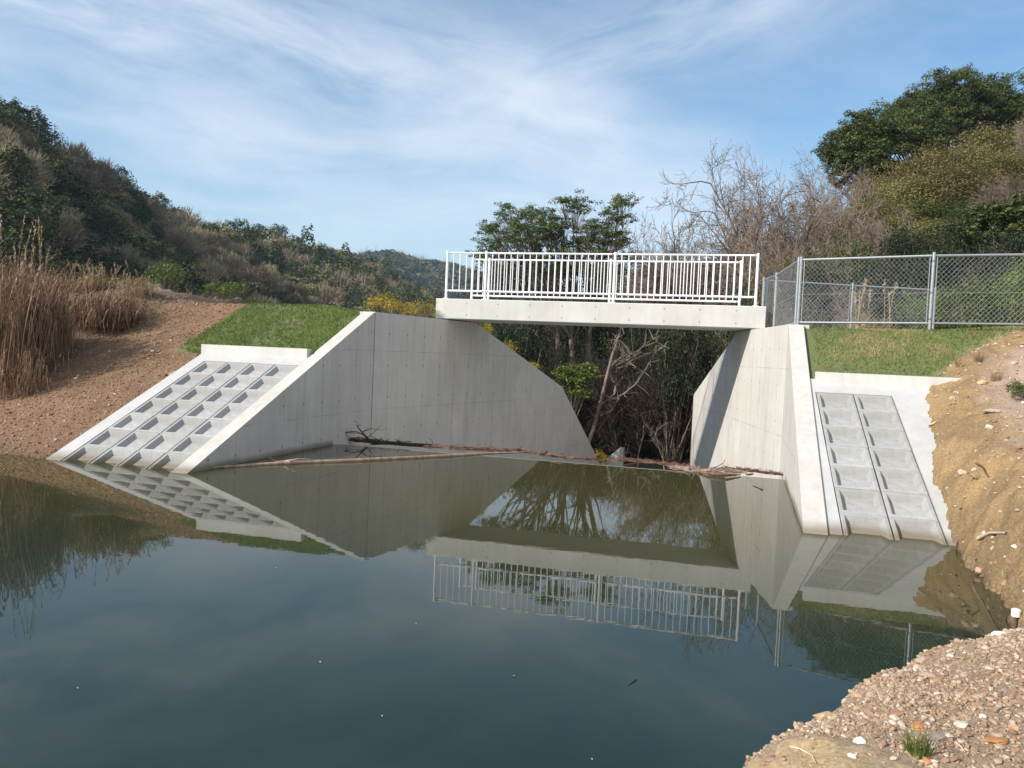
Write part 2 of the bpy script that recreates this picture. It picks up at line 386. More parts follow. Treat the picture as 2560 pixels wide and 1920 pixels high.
def build_ground():
    an = np.concatenate([np.linspace(-180, -50, 70)[:-1], np.linspace(-50, 52, 1150), np.linspace(52, 180, 70)[1:]])
    rr = np.concatenate([np.geomspace(.4, 2.0, 16)[:-1], np.geomspace(2.0, 26, 330)[:-1], np.geomspace(26, 1400, 190)])
    Aa, Rr = np.meshgrid(R_(1)*an, rr, indexing='xy')
    x = (Rr*np.sin(Aa)).ravel(); y = (Rr*np.cos(Aa)).ravel()
    z = terrain(x, y); u, v = to_uv(x, y); r = np.hypot(x, y)
    nr, na = len(rr), len(an)
    i = np.arange(nr-1)[:, None]*na+np.arange(na-1)[None, :]
    F = np.stack([i, i+1, i+na+1, i+na], -1).reshape(-1, 4)
    # what the ground is made of, zone by zone
    n1 = fbm(x*.8, y*.8); n2 = fbm(x*4, y*4); n3 = fbm(x*13, y*13, 3)
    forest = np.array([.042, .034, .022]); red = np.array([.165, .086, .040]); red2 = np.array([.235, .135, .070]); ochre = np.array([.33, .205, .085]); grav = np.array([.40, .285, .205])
    litter = np.array([.135, .090, .055]); crest = np.array([.33, .26, .18]); turf = np.array([.12, .15, .04]); mud = np.array([.10, .085, .04])
    def mx(c, d, f): return c*(1-f[:, None])+d*f[:, None]
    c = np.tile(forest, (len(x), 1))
    damz = ((v > -8.5) & (v < 2.5) & (u > -9.2+(n2-.45)*.8) & (u < 12) & (r < 40)).astype(float)
    soil = mx(np.tile(red, (len(x), 1)), np.tile(red2, (len(x), 1)), sst(.35, .62, n2*.6+n1*.4))
    soil = mx(soil, np.tile(np.array([.20, .105, .06]), (len(x), 1)), .75*sst(.95, .15, z+(n2-.47)*.8)*(u < 0))
    c = mx(c, soil, damz)
    c = mx(c, np.tile(crest, (len(x), 1)), damz*sst(-2.3, -1.7, v))
    c = mx(c, np.tile(litter, (len(x), 1)), ((u < -9.2+(n2-.45)*.8) & (v > -8.5) & (r < 50)).astype(float))
    ln = np.full(x.shape, -1.0); q = (u > -3) & (v < -1.5) & (r < 60); ln[q] = land_dist(u[q], v[q])
    land = (ln > -.1).astype(float)
    bank = mx(np.tile(ochre, (len(x), 1)), np.tile(ochre*.72, (len(x), 1)), sst(.4, .6, n2))
    topm = sst(.45, .85, ln/np.interp(v, [-12, -9, -4], [.5, 1.3, 1.1])+(n2-.47)*.7)
    bank = mx(bank, mx(np.tile(grav, (len(x), 1)), np.tile(red2, (len(x), 1)), sst(.42, .6, n1)), topm)
    spit = sst(-10.9, -11.5, v)*sst(2.0, .0, -(u-3.05)*2.0+0)*0
    bank = mx(bank, np.tile(np.array([.33, .235, .155]), (len(x), 1)), sst(-10.8, -11.6, v))
    # a bare patch of hardened mud at the spit's point
    bank = mx(bank, np.tile(np.array([.46, .325, .17]), (len(x), 1)), sst(.55, .35, np.hypot((u-3.15)/1.0, (v+13.95)/1.0)+(n2-.47)*.5))
    wet = np.exp(-np.maximum(z, 0)/.05)*(v < -7)
    c = mx(c, bank, land*(v < -1.5))
    c = c*(1-.5*(np.exp(-np.maximum(z+(n2-.47)*.06, 0)/.07)*(v < -4)*(r < 60)))[:, None]      # damp soil at the water's edge
    gl = ((u > -7.25+.08*n3) & (u < -4.2) & (v > -4.5) & (v < -.6)) | ((u > 4.0) & (u < 7.2+(n2-.47)) & (v > -4.4) & (v < -1.0) & (ln < .15))
    c = mx(c, np.tile(turf, (len(x), 1)), gl.astype(float)*sst(.25, .5, n3+.1))
    behind = ((v > -1.2) & (u > 4.3) & (r < 22)).astype(float)
    c = mx(c, np.tile(np.array([.16, .13, .06]), (len(x), 1)), behind*.8)
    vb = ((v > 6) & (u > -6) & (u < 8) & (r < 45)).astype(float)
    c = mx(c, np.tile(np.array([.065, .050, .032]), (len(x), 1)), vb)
    m, w, b = newmat('ground')
    tc = w.node('ShaderNodeTexCoord').outputs['Object']
    a = w.noise(tc, 45, 6, .7); bq = w.noise(tc, 9, 4, .6)
    base = w.attr('soil', 'Color')
    cc = w.mix(w.rng(a, .35, .68), w.mix(.45, base, (0, 0, 0, 1)), w.mix(.10, base, (1, .95, .85, 1)))
    cc = w.mix(w.m('MULTIPLY', w.rng(bq, .35, .7), .35), cc, base)
    w.put(b.inputs['Base Color'], cc); b.inputs['Roughness'].default_value = .95; b.inputs['Specular IOR Level'].default_value = .12
    w.put(b.inputs['Normal'], w.bump(w.m('ADD', a, w.m('MULTIPLY', bq, .4)), .5, .015))
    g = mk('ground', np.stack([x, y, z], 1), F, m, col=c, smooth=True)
    tag(g, kind='structure')
build_ground()

# ------------------------------------------------------------------ water
def build_water():
    m, w, b = newmat('pond_water')
    tc = w.node('ShaderNodeTexCoord').outputs['Object']
    n = w.noise(w.mapping(tc, rot=(0, 0, .3), scale=(1, 1.8, 1)), 3.2, 3, .55); n2 = w.noise(tc, .35, 2)
    b.inputs['Base Color'].default_value = (.022, .036, .020, 1)
    # silt: olive over the shallow apron and banks, dark where the pond deepens
    x, y, z = w.sep(tc)
    v = w.m('ADD', w.m('MULTIPLY', w.m('SUBTRACT', x, float(O_[0])), float(A_[0])), w.m('MULTIPLY', w.m('SUBTRACT', y, float(O_[1])), float(A_[1])))
    v = w.m('ADD', v, w.m('MULTIPLY', w.m('SUBTRACT', n2, .5), 3.0))
    w.put(b.inputs['Base Color'], w.mix(w.rng(v, -12.6, -8.6), (.014, .029, .022, 1), (.050, .046, .018, 1)))
    b.inputs['Roughness'].default_value = .0; b.inputs['IOR'].default_value = 1.333; b.inputs['Specular IOR Level'].default_value = .5
    w.put(b.inputs['Normal'], w.bump(n, .006, .05))
    V = [L(-60, -90), L(45, -90), L(45, -7.4), L(wr(np.array(-7.4))+.05, -7.4), L(wr(np.array(-4.05))+.05, -4.05), L(wl(np.array(-4.05))-.05, -4.05), L(wl(np.array(-7.4))-.05, -7.4), L(-60, -7.4)]
    o = mk('water', V, [np.array([[0, 1, 2, 3, 6, 7]]), np.array([[3, 4, 5, 6]])], m)
    tag(o, kind='structure')
build_water()

# ------------------------------------------------------------------ spillway walls
def wall_panel(name, vs, tops, inner, sgn, thick, parent, zbot=-3.6, mat=C_WALL):
    """a wall panel from a (v, top z) profile; inner(v) = u of the face towards the channel, sgn = side the thickness grows to"""
    n = len(vs); V = []; uv = []
    for off in (0, sgn*thick):
        for v, t in zip(vs, tops):
            u = float(inner(np.array(v)))+off
            V.append(L(u, v, t)); uv.append((v+20, t+20))
        for v in vs:
            u = float(inner(np.array(v)))+off
            V.append(L(u, v, zbot)); uv.append((v+20, zbot+20))
    F = []
    for i in range(n-1):
        F += [[i, i+1, n+i+1, n+i], [2*n+i, 3*n+i, 3*n+i+1, 2*n+i+1], [i, 2*n+i, 2*n+i+1, i+1], [n+i, n+i+1, 3*n+i+1, 3*n+i]]
    F += [[0, n, 3*n, 2*n], [n-1, 3*n-1, 4*n-1, 2*n-1]]
    F = np.array(F); top = []
    for k in range(len(F)):
        if k % 4 == 2 and k < 4*(n-1):
            b = len(V); top.append([b, b+1, b+2, b+3])
            for q in F[k]: V.append(V[q]); uv.append((.31+int(q)*.001, .33))
    F = np.array([f for k, f in enumerate(F) if not (k % 4 == 2 and k < 4*(n-1))]+top)
    if sgn > 0: F = F[:, ::-1]
    return mk(name, V, F, mat, parent, uv=uv)
ROOT_Z = 0
def build_walls():
    lw = empty('spillway_wall', L(-4.1, -2.5, -3.6), 'tall shaded concrete side wall with sloping ends, behind the floating log', 'wall', 'spillway side walls')
    rw = empty('spillway_wall', L(3.95, -2.5, -3.6), 'tall sunlit concrete side wall crossed by the footbridge shadow', 'wall', 'spillway side walls')
    mw = {}
    for root, inn, sg in ((lw, wl, -1), (rw, wr, 1)):
        # parts are given in world space: keep them there
        inv = Matrix.Translation(-Vector(root.location))
        tp = lambda v: slope(v)+.04
        pts = [wall_panel('upstream_panel', [-9.4, -2.515], [tp(-9.4), 2.535], inn, sg, .25, root),
               wall_panel('middle_panel', [-2.49, 1.36, 6.54], [2.535, 2.535, .86], inn, sg, .35, root)]
        if sg < 0: pts.append(wall_panel('downstream_panel', [6.56, 9.95], [.85, -1.9], inn, sg, .35, root))
        else: pts.append(wall_panel('downstream_panel', [6.66, 9.95], [.82, -1.9], lambda v: np.array(2.075), sg, .35, root))
        mb = MB()
        u0 = float(inn(np.array(-2.5)))
        mb.box(L(u0+sg*.128, -2.5025, -.54), (.122, .0115, 3.05), np.array([[B_[0], B_[1], 0], [A_[0], A_[1], 0], [0, 0, 1]]))
        pts.append(mb.build('joint_filler', C_DARK, root))
        for p in pts: p.matrix_parent_inverse = inv
    # overflow sill between the walls and the floor of the chute below it
    wr_ = empty('spillway_weir', L(0, -4.0, -3.6), 'low concrete overflow sill at the water line under the driftwood', 'weir')
    inv = Matrix.Translation(-Vector(wr_.location))
    mb = MB(); a, b = float(wl(np.array(-3.9))), float(wr(np.array(-3.9)))
    mb.hexa([L(a-.1, -4.25, -3.6), L(b+.1, -4.25, -3.6), L(b+.1, -3.6, -3.6), L(a-.1, -3.6, -3.6)], [L(a-.1, -4.25, -.02), L(b+.1, -4.25, -.02), L(b+.1, -3.85, -.02), L(a-.1, -3.85, -.02)])
    p = mb.build('sill', concrete('concrete_sill', (.20, .185, .15), (.30, .28, .23)), wr_); p.matrix_parent_inverse = inv
    mb = MB()
    mb.hexa([L(-4.2, -3.55, -3.62), L(3.9, -3.55, -3.62), L(2.1, 10.2, -3.9), L(-1.2, 10.2, -3.9)], [L(-4.0, -3.55, -2.4), L(3.75, -3.55, -2.4), L(2.04, 10.2, -3.4), L(-1.1, 10.2, -3.4)])
    p = mb.build('chute_floor', C_BLOCK, wr_); p.matrix_parent_inverse = inv
build_walls()

# ------------------------------------------------------------------ sloping revetments with pocket blocks
NS = np.array([-SLK, 1.0]); NS = NS/np.hypot(*NS)       # normal of the slope in (v, z)
TS = np.array([NS[1], -NS[0]])                          # up the slope in (v, z)
def S(u, s, n=0.0):
    """point on the slope plane: s metres up the slope from the water line, n metres proud of it"""
    v = -7.95+TS[0]*s+NS[0]*n; z = TS[1]*s+NS[1]*n
    return L(u, v, z)
AX_S = np.array([[B_[0], B_[1], 0], [A_[0]*TS[0], A_[1]*TS[0], TS[1]], [A_[0]*NS[0], A_[1]*NS[0], NS[1]]])
def block_mesh(w_, h_, dep=.072):
    """one precast block: a raised rim round a tapering pocket; x across, y up the slope, z outward, top at 0"""
    def ring(iw, ih, z, dy=0): return [(-w_/2+iw, -h_/2+ih+dy, z), (w_/2-iw, -h_/2+ih+dy, z), (w_/2-iw, h_/2-ih+dy, z), (-w_/2+iw, h_/2-ih+dy, z)]
    V = ring(0, 0, -.16)+ring(0, 0, -.006)+ring(.006, .006, 0)+ring(.040, .040, 0)+ring(.048, .048, -.006)+ring(.086, .09, -dep)
    F = []
    for k in range(5):
        for i in range(4):
            j = (i+1) % 4; F.append([4*k+i, 4*k+j, 4*k+4+j, 4*k+4+i])
    F.append([20, 21, 22, 23])
    return V, np.array(F)
def revetment(name, label, u0, cols, cw, edge_l, edge_r, nrow=7, s_bot=-.06, s_top=3.43, kerb=None, r_slab=None):
    root = empty(name, S(u0, 0), label, 'revetment', 'sloping concrete revetments beside the spillway')
    inv = Matrix.Translation(-Vector(root.location))
    parts = []
    mb = MB()                      # base under the blocks, its borders level with their rims
    def sl(ua, ub, sa, sb, n0, n1):
        mb.hexa([S(ua, sa, n0), S(ub, sa, n0), S(ub, sb, n0), S(ua, sb, n0)], [S(ua, sa, n1), S(ub, sa, n1), S(ub, sb, n1), S(ua, sb, n1)])
    ue = u0+cols*cw
    sl(u0-.004, ue+.004, -1.4, s_top+.004, -.45, -.165)
    def edge(e0, e1, q0, q1):
        a0, a1 = -1.4, s_top+.45
        mb.hexa([S(e0, a0, -.44), S(q0, a0, -.44), S(q1, a1, -.44), S(e1, a1, -.44)], [S(e0, a0, .004), S(q0, a0, .004), S(q1, a1, .004), S(e1, a1, .004)])
    edge(edge_l[0], edge_l[1], u0-.008, u0-.008); edge(ue+.008, ue+.008, edge_r[0], edge_r[1])
    sl(u0-.008, ue+.008, s_top+.008, s_top+.45, -.44, .004)
    parts.append(mb.build('border_slab', C_SLAB, root))
    mb = MB()
    z1 = 1.735
    kl, kr = kerb
    mb.hexa([L(kl, -4.545, 1.40), L(kr, -4.545, 1.40), L(kr, -4.40, 1.40), L(kl, -4.40, 1.40)], [L(kl, -4.54, z1), L(kr, -4.54, z1), L(kr, -4.40, z1), L(kl, -4.40, z1)])
    parts.append(mb.build('kerb', C_DECK, root, uvf=lambda V: V[:, :2]*0+.13))
    rh = (s_top-s_bot)/nrow
    V, F = block_mesh(cw-.014, rh-.006)
    proto = None; me = None
    R3 = Matrix(((AX_S[0][0], AX_S[1][0], AX_S[2][0]), (AX_S[0][1], AX_S[1][1], AX_S[2][1]), (AX_S[0][2], AX_S[1][2], AX_S[2][2]))).to_4x4()
    rnd = random.Random(3)
    for c in range(cols):
        for r in range(-1, nrow):
            p = S(u0+(c+.5)*cw+rnd.uniform(-.003, .003), s_bot+(r+.5)*rh, rnd.uniform(-.002, .003))
            if proto is None:
                o = mk('pocket_block', V, F, C_BLOCK, root); proto = o
            else:
                o = proto.copy(); COL.objects.link(o); o.parent = root
            o.matrix_parent_inverse = inv; o.matrix_basis = Matrix.Translation(p) @ R3
    for p in parts: p.matrix_parent_inverse = inv
revetment('revetment', 'white concrete slope with four columns of pockets, beside the red soil slope', -6.25, 4, .4825, (-6.52, -6.52), (-4.345, -4.285), kerb=(-6.55, -4.36))
revetment('revetment', 'white concrete slope with two columns of pockets, partly buried by the ochre bank', 4.135, 2, .51, (3.915, 4.075), (6.6, 6.6), kerb=(4.16, 6.4))

# ------------------------------------------------------------------ footbridge
AXB = np.array([[B_[0], B_[1], 0], [A_[0], A_[1], 0], [0, 0, 1]])
DK0, DK1, DKB, DKT = .10, 1.62, 2.555, 3.03
def build_bridge():
    root = empty('footbridge', L(0, .85, DKB), 'concrete slab footbridge with white railings crossing the spillway', 'footbridge')
    inv = Matrix.Translation(-Vector(root.location))
    allp = []
    mb = MB(); c = .018
    prof = [(DK0+c, DKB), (DK1-c, DKB), (DK1, DKB+c), (DK1, DKT-c), (DK1-c, DKT), (DK0+c, DKT), (DK0, DKT-c), (DK0, DKB+c)]
    n = len(prof); V = [L(-3.71, v, z) for v, z in prof]+[L(3.64, v, z) for v, z in prof]
    F4 = np.array([[i, (i+1) % n, n+(i+1) % n, n+i] for i in range(n)])
    mb.add(V, [F4[:, ::-1], np.arange(n), np.arange(n)[::-1]+n])
    uvf = lambda V: np.stack([to_uv(V[:, 0], V[:, 1])[0]+20.2, V[:, 2]-DKB+.035], 1)
    allp.append(mb.build('deck', C_DECK, root, uvf=uvf))
    def railing(v, posts, zt, face, lean=0.0):
        mb = MB(); ps = posts
        for z, r in ((zt-.035, .021), (DKT+.19, .024)):
            for a, b in zip(ps[:-1], ps[1:]): mb.rod(L(a+.03, v, z), L(b-.03, v, z), r, 10)
        rail = mb.build('railing', WHITE, root, smooth=False); allp.append(rail)
        def sub(name, o): o.matrix_parent_inverse = inv; allp.append(o)
        post = None
        for p in ps:
            if post is None:
                m2 = MB(); h = zt-DKT
                m2.rod((0, 0, 0), (0, 0, h), .030, 12); m2.rod((0, 0, h), (0, 0, h+.012), .030, 12, .02)
                m2.box((0, 0, .006), (.06, .06, .006), AXB)
                post = m2.build('post', WHITE, rail, smooth=False)
                o = post
            else: o = post.copy(); COL.objects.link(o); o.parent = rail
            o.matrix_parent_inverse = inv; o.location = L(p, v, DKT+.001)
        # little dark fixing bolts where rails meet posts
        bolt = None
        for i, p in enumerate(ps):
            for dz in (zt-.035, DKT+.19):
                for sx in (-.062, .062):
                    if (i == 0 and sx < 0) or (i == len(ps)-1 and sx > 0): continue
                    if bolt is None:
                        m3 = MB(); m3.rod((0, 0, 0), (A_[0]*face*.014, A_[1]*face*.014, 0), .011, 6); bolt = m3.build('bolt', BOLT, rail); o = bolt
                    else: o = bolt.copy(); COL.objects.link(o); o.parent = rail
                    o.matrix_parent_inverse = inv; o.location = L(p+sx, v+face*.022, dz)
        bal = None
        for a, b in zip(ps[:-1], ps[1:]):
            k = max(1, round((b-a)/.150)-1)
            for i in range(k):
                u = a+(b-a)*(i+1)/(k+1)
                if bal is None:
                    m2 = MB(); m2.rod((0, 0, 0), (0, 0, zt-.055-(DKT+.21)), .0115, 8); bal = m2.build('baluster', WHITE, rail, smooth=False); o = bal
                else: o = bal.copy(); COL.objects.link(o); o.parent = rail
                o.matrix_parent_inverse = inv; o.location = L(u, v, DKT+.212)
    railing(.19, [-3.50, -2.55, .42, 3.43], 4.135, -1)
    railing(1.50, [-3.30, -2.87, .15, 3.13], 4.15, -1)
    for o in allp:
        if o.parent == root: o.matrix_parent_inverse = inv
    # children of a rail: rail sits at identity with the parent inverse, so give children the rail's own frame
    for o in list(root.children):
        for ch in o.children: ch.matrix_parent_inverse = Matrix.Identity(4)
build_bridge()

# ------------------------------------------------------------------ where a point of the photograph lies at a given distance y
def at(px, py, d):
    r = CR*((px-1280)/F_PX)+CD*((py-960)/F_PX)+CF
    t = d/r[1]
    return np.array([r[0]*t, d, CAM_H+r[2]*t])
def on_ground(px, py, z0=None):
    """where the view ray through a pixel first meets the ground"""
    r = CR*((px-1280)/F_PX)+CD*((py-960)/F_PX)+CF
    t = np.geomspace(1.5, 40, 1500); x, y, z = r[0]*t, r[1]*t, CAM_H+r[2]*t
    i = int(np.argmax(z < terrain(x, y)))
    return np.array([x[i], y[i], th(x[i], y[i])])

# ------------------------------------------------------------------ chain-link fences
def fence(label, pts, h, zb, mid_rail=True, pitch=.078, wire=.0021, extra=(), post_r=.027):
    """posts at pts (x, y, z base); panels of crossed wires between"""
    root = empty('chain_link_fence', pts[0], label, 'fence', 'galvanised chain link fences on the right bank')
    inv = Matrix.Translation(-Vector(root.location))
    prts = []
    proto = None
    for p in pts:
        m2 = MB(); m2.rod((0, 0, -.06), (0, 0, h+.04), post_r, 12); m2.rod((0, 0, h+.04), (0, 0, h+.055), post_r, 12, post_r*.5)
        if proto is None: proto = m2.build('post', GALV, root); o = proto
        else: o = proto.copy(); COL.objects.link(o); o.parent = root
        o.matrix_parent_inverse = inv; o.location = p
    for a, b in zip(pts[:-1], pts[1:]):
        a = np.array(a, float); b = np.array(b, float); ln = np.linalg.norm((b-a)[:2]); d = (b-a)/ln
        mb = MB()
        for z, r in ((h-.01, .021), (.05, .017)): mb.rod(a+d*.03+[0, 0, z], b-d*.03+[0, 0, z], r, 8)
        if mid_rail: mb.rod(a+[0, 0, h*.47], b+[0, 0, h*.47], .0035, 5)
        for q, s in ((a, 1), (b, -1)):
            mb.rod(q+d*.055*s+[0, 0, .06], q+d*.055*s+[0, 0, h-.03], .008, 6)
        for z in (.12, h*.47, h-.10):
            for q in (a, b): mb.rod(q-[0, 0, -z+.012], q-[0, 0, -z-.012], post_r+.006, 10)
        prts.append(mb.build('fence_rail', GALV, root))
        polys = []; rad = []
        z0, z1 = .06, h-.03; H = z1-z0
        run = H*.90
        k = np.arange(-run, ln, pitch)
        for s in k:
            for sg in (1, -1):
                # a wire from (s, z0) to (s+run, z1), clipped to the panel
                t0 = max(0, (0.04-s)/run); t1 = min(1, (ln-.04-s)/run)
                if t1 <= t0: continue
                za, zb_ = (z0+H*t0, z0+H*t1) if sg > 0 else (z1-H*t0, z1-H*t1)
                off = np.array([-d[1], d[0], 0])*.002*sg
                polys.append(np.array([a+d*(s+run*t0)+[0, 0, za], a+d*(s+run*t1)+[0, 0, zb_]])+off); rad.append(np.array([wire, wire]))
        V, F = tubes(polys, rad, 4)
        prts.append(mk('wire_mesh', V, F, GALV, root))
    for p in prts: p.matrix_parent_inverse = inv
    return root
Cn = (5.19, 14.15, 2.56); P1 = (7.03, 13.08, 2.58); P2 = (9.1, 12.45, 2.62)
Bf = (5.44, 16.2, 2.50); Af = (5.55, 17.35, 2.52)
fence('front chain link fence on the grass bank, running from the wall top rightwards', [Cn, P1, P2], 1.2, 0, wire=.0022)
fence('short side of chain link fence beside the bridge end, seen nearly edge on', [Af, Bf, (Cn[0]-.02, Cn[1]+.07, Cn[2])], 1.2, 0, wire=.0015)
fence('farther chain link fence behind the front one, in front of the bushes', [(5.65, 17.42, 2.52), (7.55, 17.35, 2.48), (9.35, 17.25, 2.45)], 1.2, 0, wire=.0018)

# ------------------------------------------------------------------ plants: growing branches, leaves
def branch(rng, p, d, ln, n, wob, trop, r0, r1):
    pts = [p]; seg = ln/n
    for i in range(n):
        d = d+rng.normal(0, wob, 3)+np.array([0, 0, trop]); d = d/np.linalg.norm(d)
        p = p+d*seg; pts.append(p)
    return np.array(pts), np.linspace(r0, r1, n+1), d
def grow(seed, p0, d0, spec, r0, base=None):
    """spec: list of dicts per level: ln, n, wob, trop, kids, ang, start.  returns polylines by level and tips"""
    rng = np.random.RandomState(seed); levels = []; stack = [(np.array(p0, float), np.array(d0, float), r0, 1.0)]
    tips = []
    for li, s in enumerate(spec):
        polys = []; nxt = []
        for (p, d, r, sc_) in stack:
            ln = s['ln']*sc_*rng.uniform(.75, 1.2)
            pts, rad, de = branch(rng, p, d, ln, s['n'], s['wob'], s['trop'], r, r*s.get('taper', .55))
            polys.append((pts, rad))
            if li == len(spec)-1: tips.append((pts[-1], de)); tips.append((pts[len(pts)//2], de)); continue
            k = s['kids']
            for j in range(k):
                t = s['start']+(1-s['start'])*((j+rng.uniform(.2, 1))/k)
                t = min(t, .999)*s['n']; i = int(t); f = t-i
                q = pts[i]*(1-f)+pts[i+1]*f; dd = pts[i+1]-pts[i]; dd /= np.linalg.norm(dd)
                ax = np.cross(dd, rng.normal(0, 1, 3)); ax /= np.linalg.norm(ax)+1e-9
                a = s['ang']*rng.uniform(.7, 1.25)
                nd = dd*math.cos(a)+ax*math.sin(a); nd[2] *= s.get('flat', 1); nd /= np.linalg.norm(nd)
                rr = (rad[i]*(1-f)+rad[i+1]*f)*s.get('rk', .62)
                nxt.append((q, nd, rr, sc_*rng.uniform(.75, 1.1)*(1-.25*t/s['n'])))
            nxt.append((pts[-1], de, rad[-1], sc_*.9))
        levels.append(polys); stack = nxt
    return levels, tips
def leaves(P, N, size, rng, w=.36, flop=.5):
    """one quad per leaf at P, facing roughly N"""
    n = len(P); t = nrm(rng.normal(0, 1, (n, 3))*[1, 1, flop]); nn = nrm(N+rng.normal(0, .45, (n, 3)))
    sd = nrm(np.cross(nn, t)); t = nrm(np.cross(sd, nn)); s = (size*rng.uniform(.65, 1.35, n))[:, None]
    V = np.stack([P-t*s*.5, P+sd*s*w*.5-nn*s*.06, P+t*s*.5-nn*s*.10, P-sd*s*w*.5-nn*s*.06], 1).reshape(-1, 3)
    return V, np.arange(4*n).reshape(-1, 4)
def clumps(C, rng, k, rad, flat, size, w=.36, tvar=.22, inner=.0):
    """k leaves in a flattened ellipsoid round every centre in C; more on the upper outside"""
    n = len(C); q = nrm(rng.normal(0, 1, (n, k, 3))); rr = rng.uniform(inner, 1, (n, k, 1))**.45
    q = q*rr; R_c = (rad*rng.uniform(.7, 1.3, (n, 1, 1)))
    P = C[:, None, :]+q*R_c*np.array([1, 1, flat]); N = nrm(q*np.array([.6, .6, 1.0])+np.array([0, 0, .55]))
    t = np.clip(.5+rng.normal(0, tvar, (n, 1))+rng.normal(0, .12, (n, k)), 0, 1)
    V, F = leaves(P.reshape(-1, 3), N.reshape(-1, 3), np.full(n*k, size), rng, w)
    return V, F, np.repeat(t.ravel(), 4)
BARK = barkmat('bark', (.10, .075, .055), (.30, .245, .19))
BARK_DARK = barkmat('bark_dark', (.045, .034, .027), (.15, .118, .095))
BARK_MID = barkmat('bark_mid', (.085, .065, .05), (.34, .27, .21))
BARK_PALE = barkmat('bark_pale', (.20, .16, .125), (.46, .39, .31))
TWIG_DARK = barkmat('dark_twigs', (.026, .020, .016), (.085, .066, .052))
TWIG = barkmat('bare_twigs', (.155, .118, .092), (.30, .235, .185))
M_EVER = leafmat('evergreen_leaf', [(0, (.034, .050, .014)), (.5, (.078, .105, .026)), (1, (.165, .175, .050))])
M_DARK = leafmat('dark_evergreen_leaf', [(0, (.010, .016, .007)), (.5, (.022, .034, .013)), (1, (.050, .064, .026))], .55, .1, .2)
M_BROWN = leafmat('brown_leaf', [(0, (.035, .022, .018)), (.5, (.075, .048, .036)), (1, (.12, .095, .05))])
M_OLIVE = leafmat('olive_leaf', [(0, (.095, .088, .026)), (.5, (.185, .162, .052)), (1, (.31, .25, .10))])
M_GREEN = leafmat('bright_leaf', [(0, (.055, .085, .014)), (.5, (.115, .155, .026)), (1, (.22, .25, .05))])
M_YEL = leafmat('yellow_flower', [(0, (.075, .10, .016)), (.45, (.26, .23, .02)), (.68, (.70, .50, .02)), (1, (.90, .68, .04))])
M_REED = leafmat('dry_reed', [(0, (.095, .056, .030)), (.5, (.29, .180, .100)), (1, (.62, .46, .30))], .7, .2)
M_STRAW = leafmat('straw', [(0, (.30, .22, .11)), (1, (.62, .50, .29))], .7, .2)
M_GRASS = leafmat('turf_blade', [(0, (.085, .115, .026)), (.35, (.130, .195, .040)), (.7, (.20, .26, .065)), (1, (.38, .33, .15))], .6, .25)

def tree_from(name, levels, tips, trunk_mat, crown, label, cat, group, loc, rz=0, sides=(9, 7, 5, 4, 3, 3), upto=None, scale=1, twig_mat=None, split=2):
    """an Empty > trunk (thick limbs) + crown; crown = (V, F, tint, material) or None for a bare tree, whose thin branches are the crown"""
    root = empty(name, loc, label, cat, group, rz); root.scale = (scale,)*3
    Vs, Fs, n = [], [], 0; V2, F2, n2 = [], [], 0
    for li, lv in enumerate(levels):
        V, F = tubes([a for a, b in lv], [b for a, b in lv], sides[min(li, len(sides)-1)])
        if crown is None and li > split: V2.append(V); F2.append(F+n2); n2 += len(V)
        else: Vs.append(V); Fs.append(F+n); n += len(V)
    mk('trunk', np.concatenate(Vs), np.concatenate(Fs), trunk_mat, root, smooth=True)
    if crown is None: mk('crown', np.concatenate(V2), np.concatenate(F2), twig_mat or TWIG, root)
    else: mk('crown', crown[0], crown[1], crown[3], root, tint=crown[2])
    return root

def bare_tree(seed, h=6.0, lean=(0, 0), spread=.62, lv=5):
    spec = [dict(ln=h*.12, n=3, wob=.09, trop=.05, kids=7, ang=spread*1.35, start=.3, taper=.8, rk=.68),
            dict(ln=h*.48, n=9, wob=.12, trop=.04, kids=8, ang=spread*1.0, start=.2, rk=.55, taper=.35),
            dict(ln=h*.30, n=6, wob=.17, trop=.02, kids=6, ang=spread*1.1, start=.12, rk=.6, taper=.4),
            dict(ln=h*.17, n=4, wob=.22, trop=.02, kids=4, ang=.8, start=.1, rk=.6),
            dict(ln=h*.10, n=3, wob=.25, trop=.03, kids=6, ang=.8, start=.1, rk=.7),
            dict(ln=h*.06, n=2, wob=.25, trop=.03, kids=0, ang=.7, start=.1)]
    levels, tips = grow(seed, (0, 0, -.2), (lean[0], lean[1], 1), spec[:lv+1], h*.017)
    out = levels[:1]                # prune to an even, fan shaped dome
    for li, l in enumerate(levels[1:]):
        k = 1+.05*li; new = []
        for p, r in l:
            q = (p-[0, 0, h*.22])/np.array([h*.46, h*.46, h*.44])/k; ok = np.linalg.norm(q, axis=1) < 1
            n = len(p) if ok.all() else int(np.argmin(ok))
            if n >= 2: new.append((p[:n], np.linspace(r[0], r[-1]*(1 if n == len(p) else .5), n)))
        out.append(new)
    levels = out
    for l in levels[3:]:
        for a, b in l: np.maximum(b, .0030, out=b)
    return levels, tips

def put(root, px, py, d, scale=None, rz=0, dz=0.0, ground=True):
    p = at(px, py, d)
    root.location = (p[0], p[1], (th(p[0], p[1]) if ground else p[2])+dz); root.rotation_euler = (0, 0, rz)
    if scale is not None: root.scale = (scale,)*3
    return root

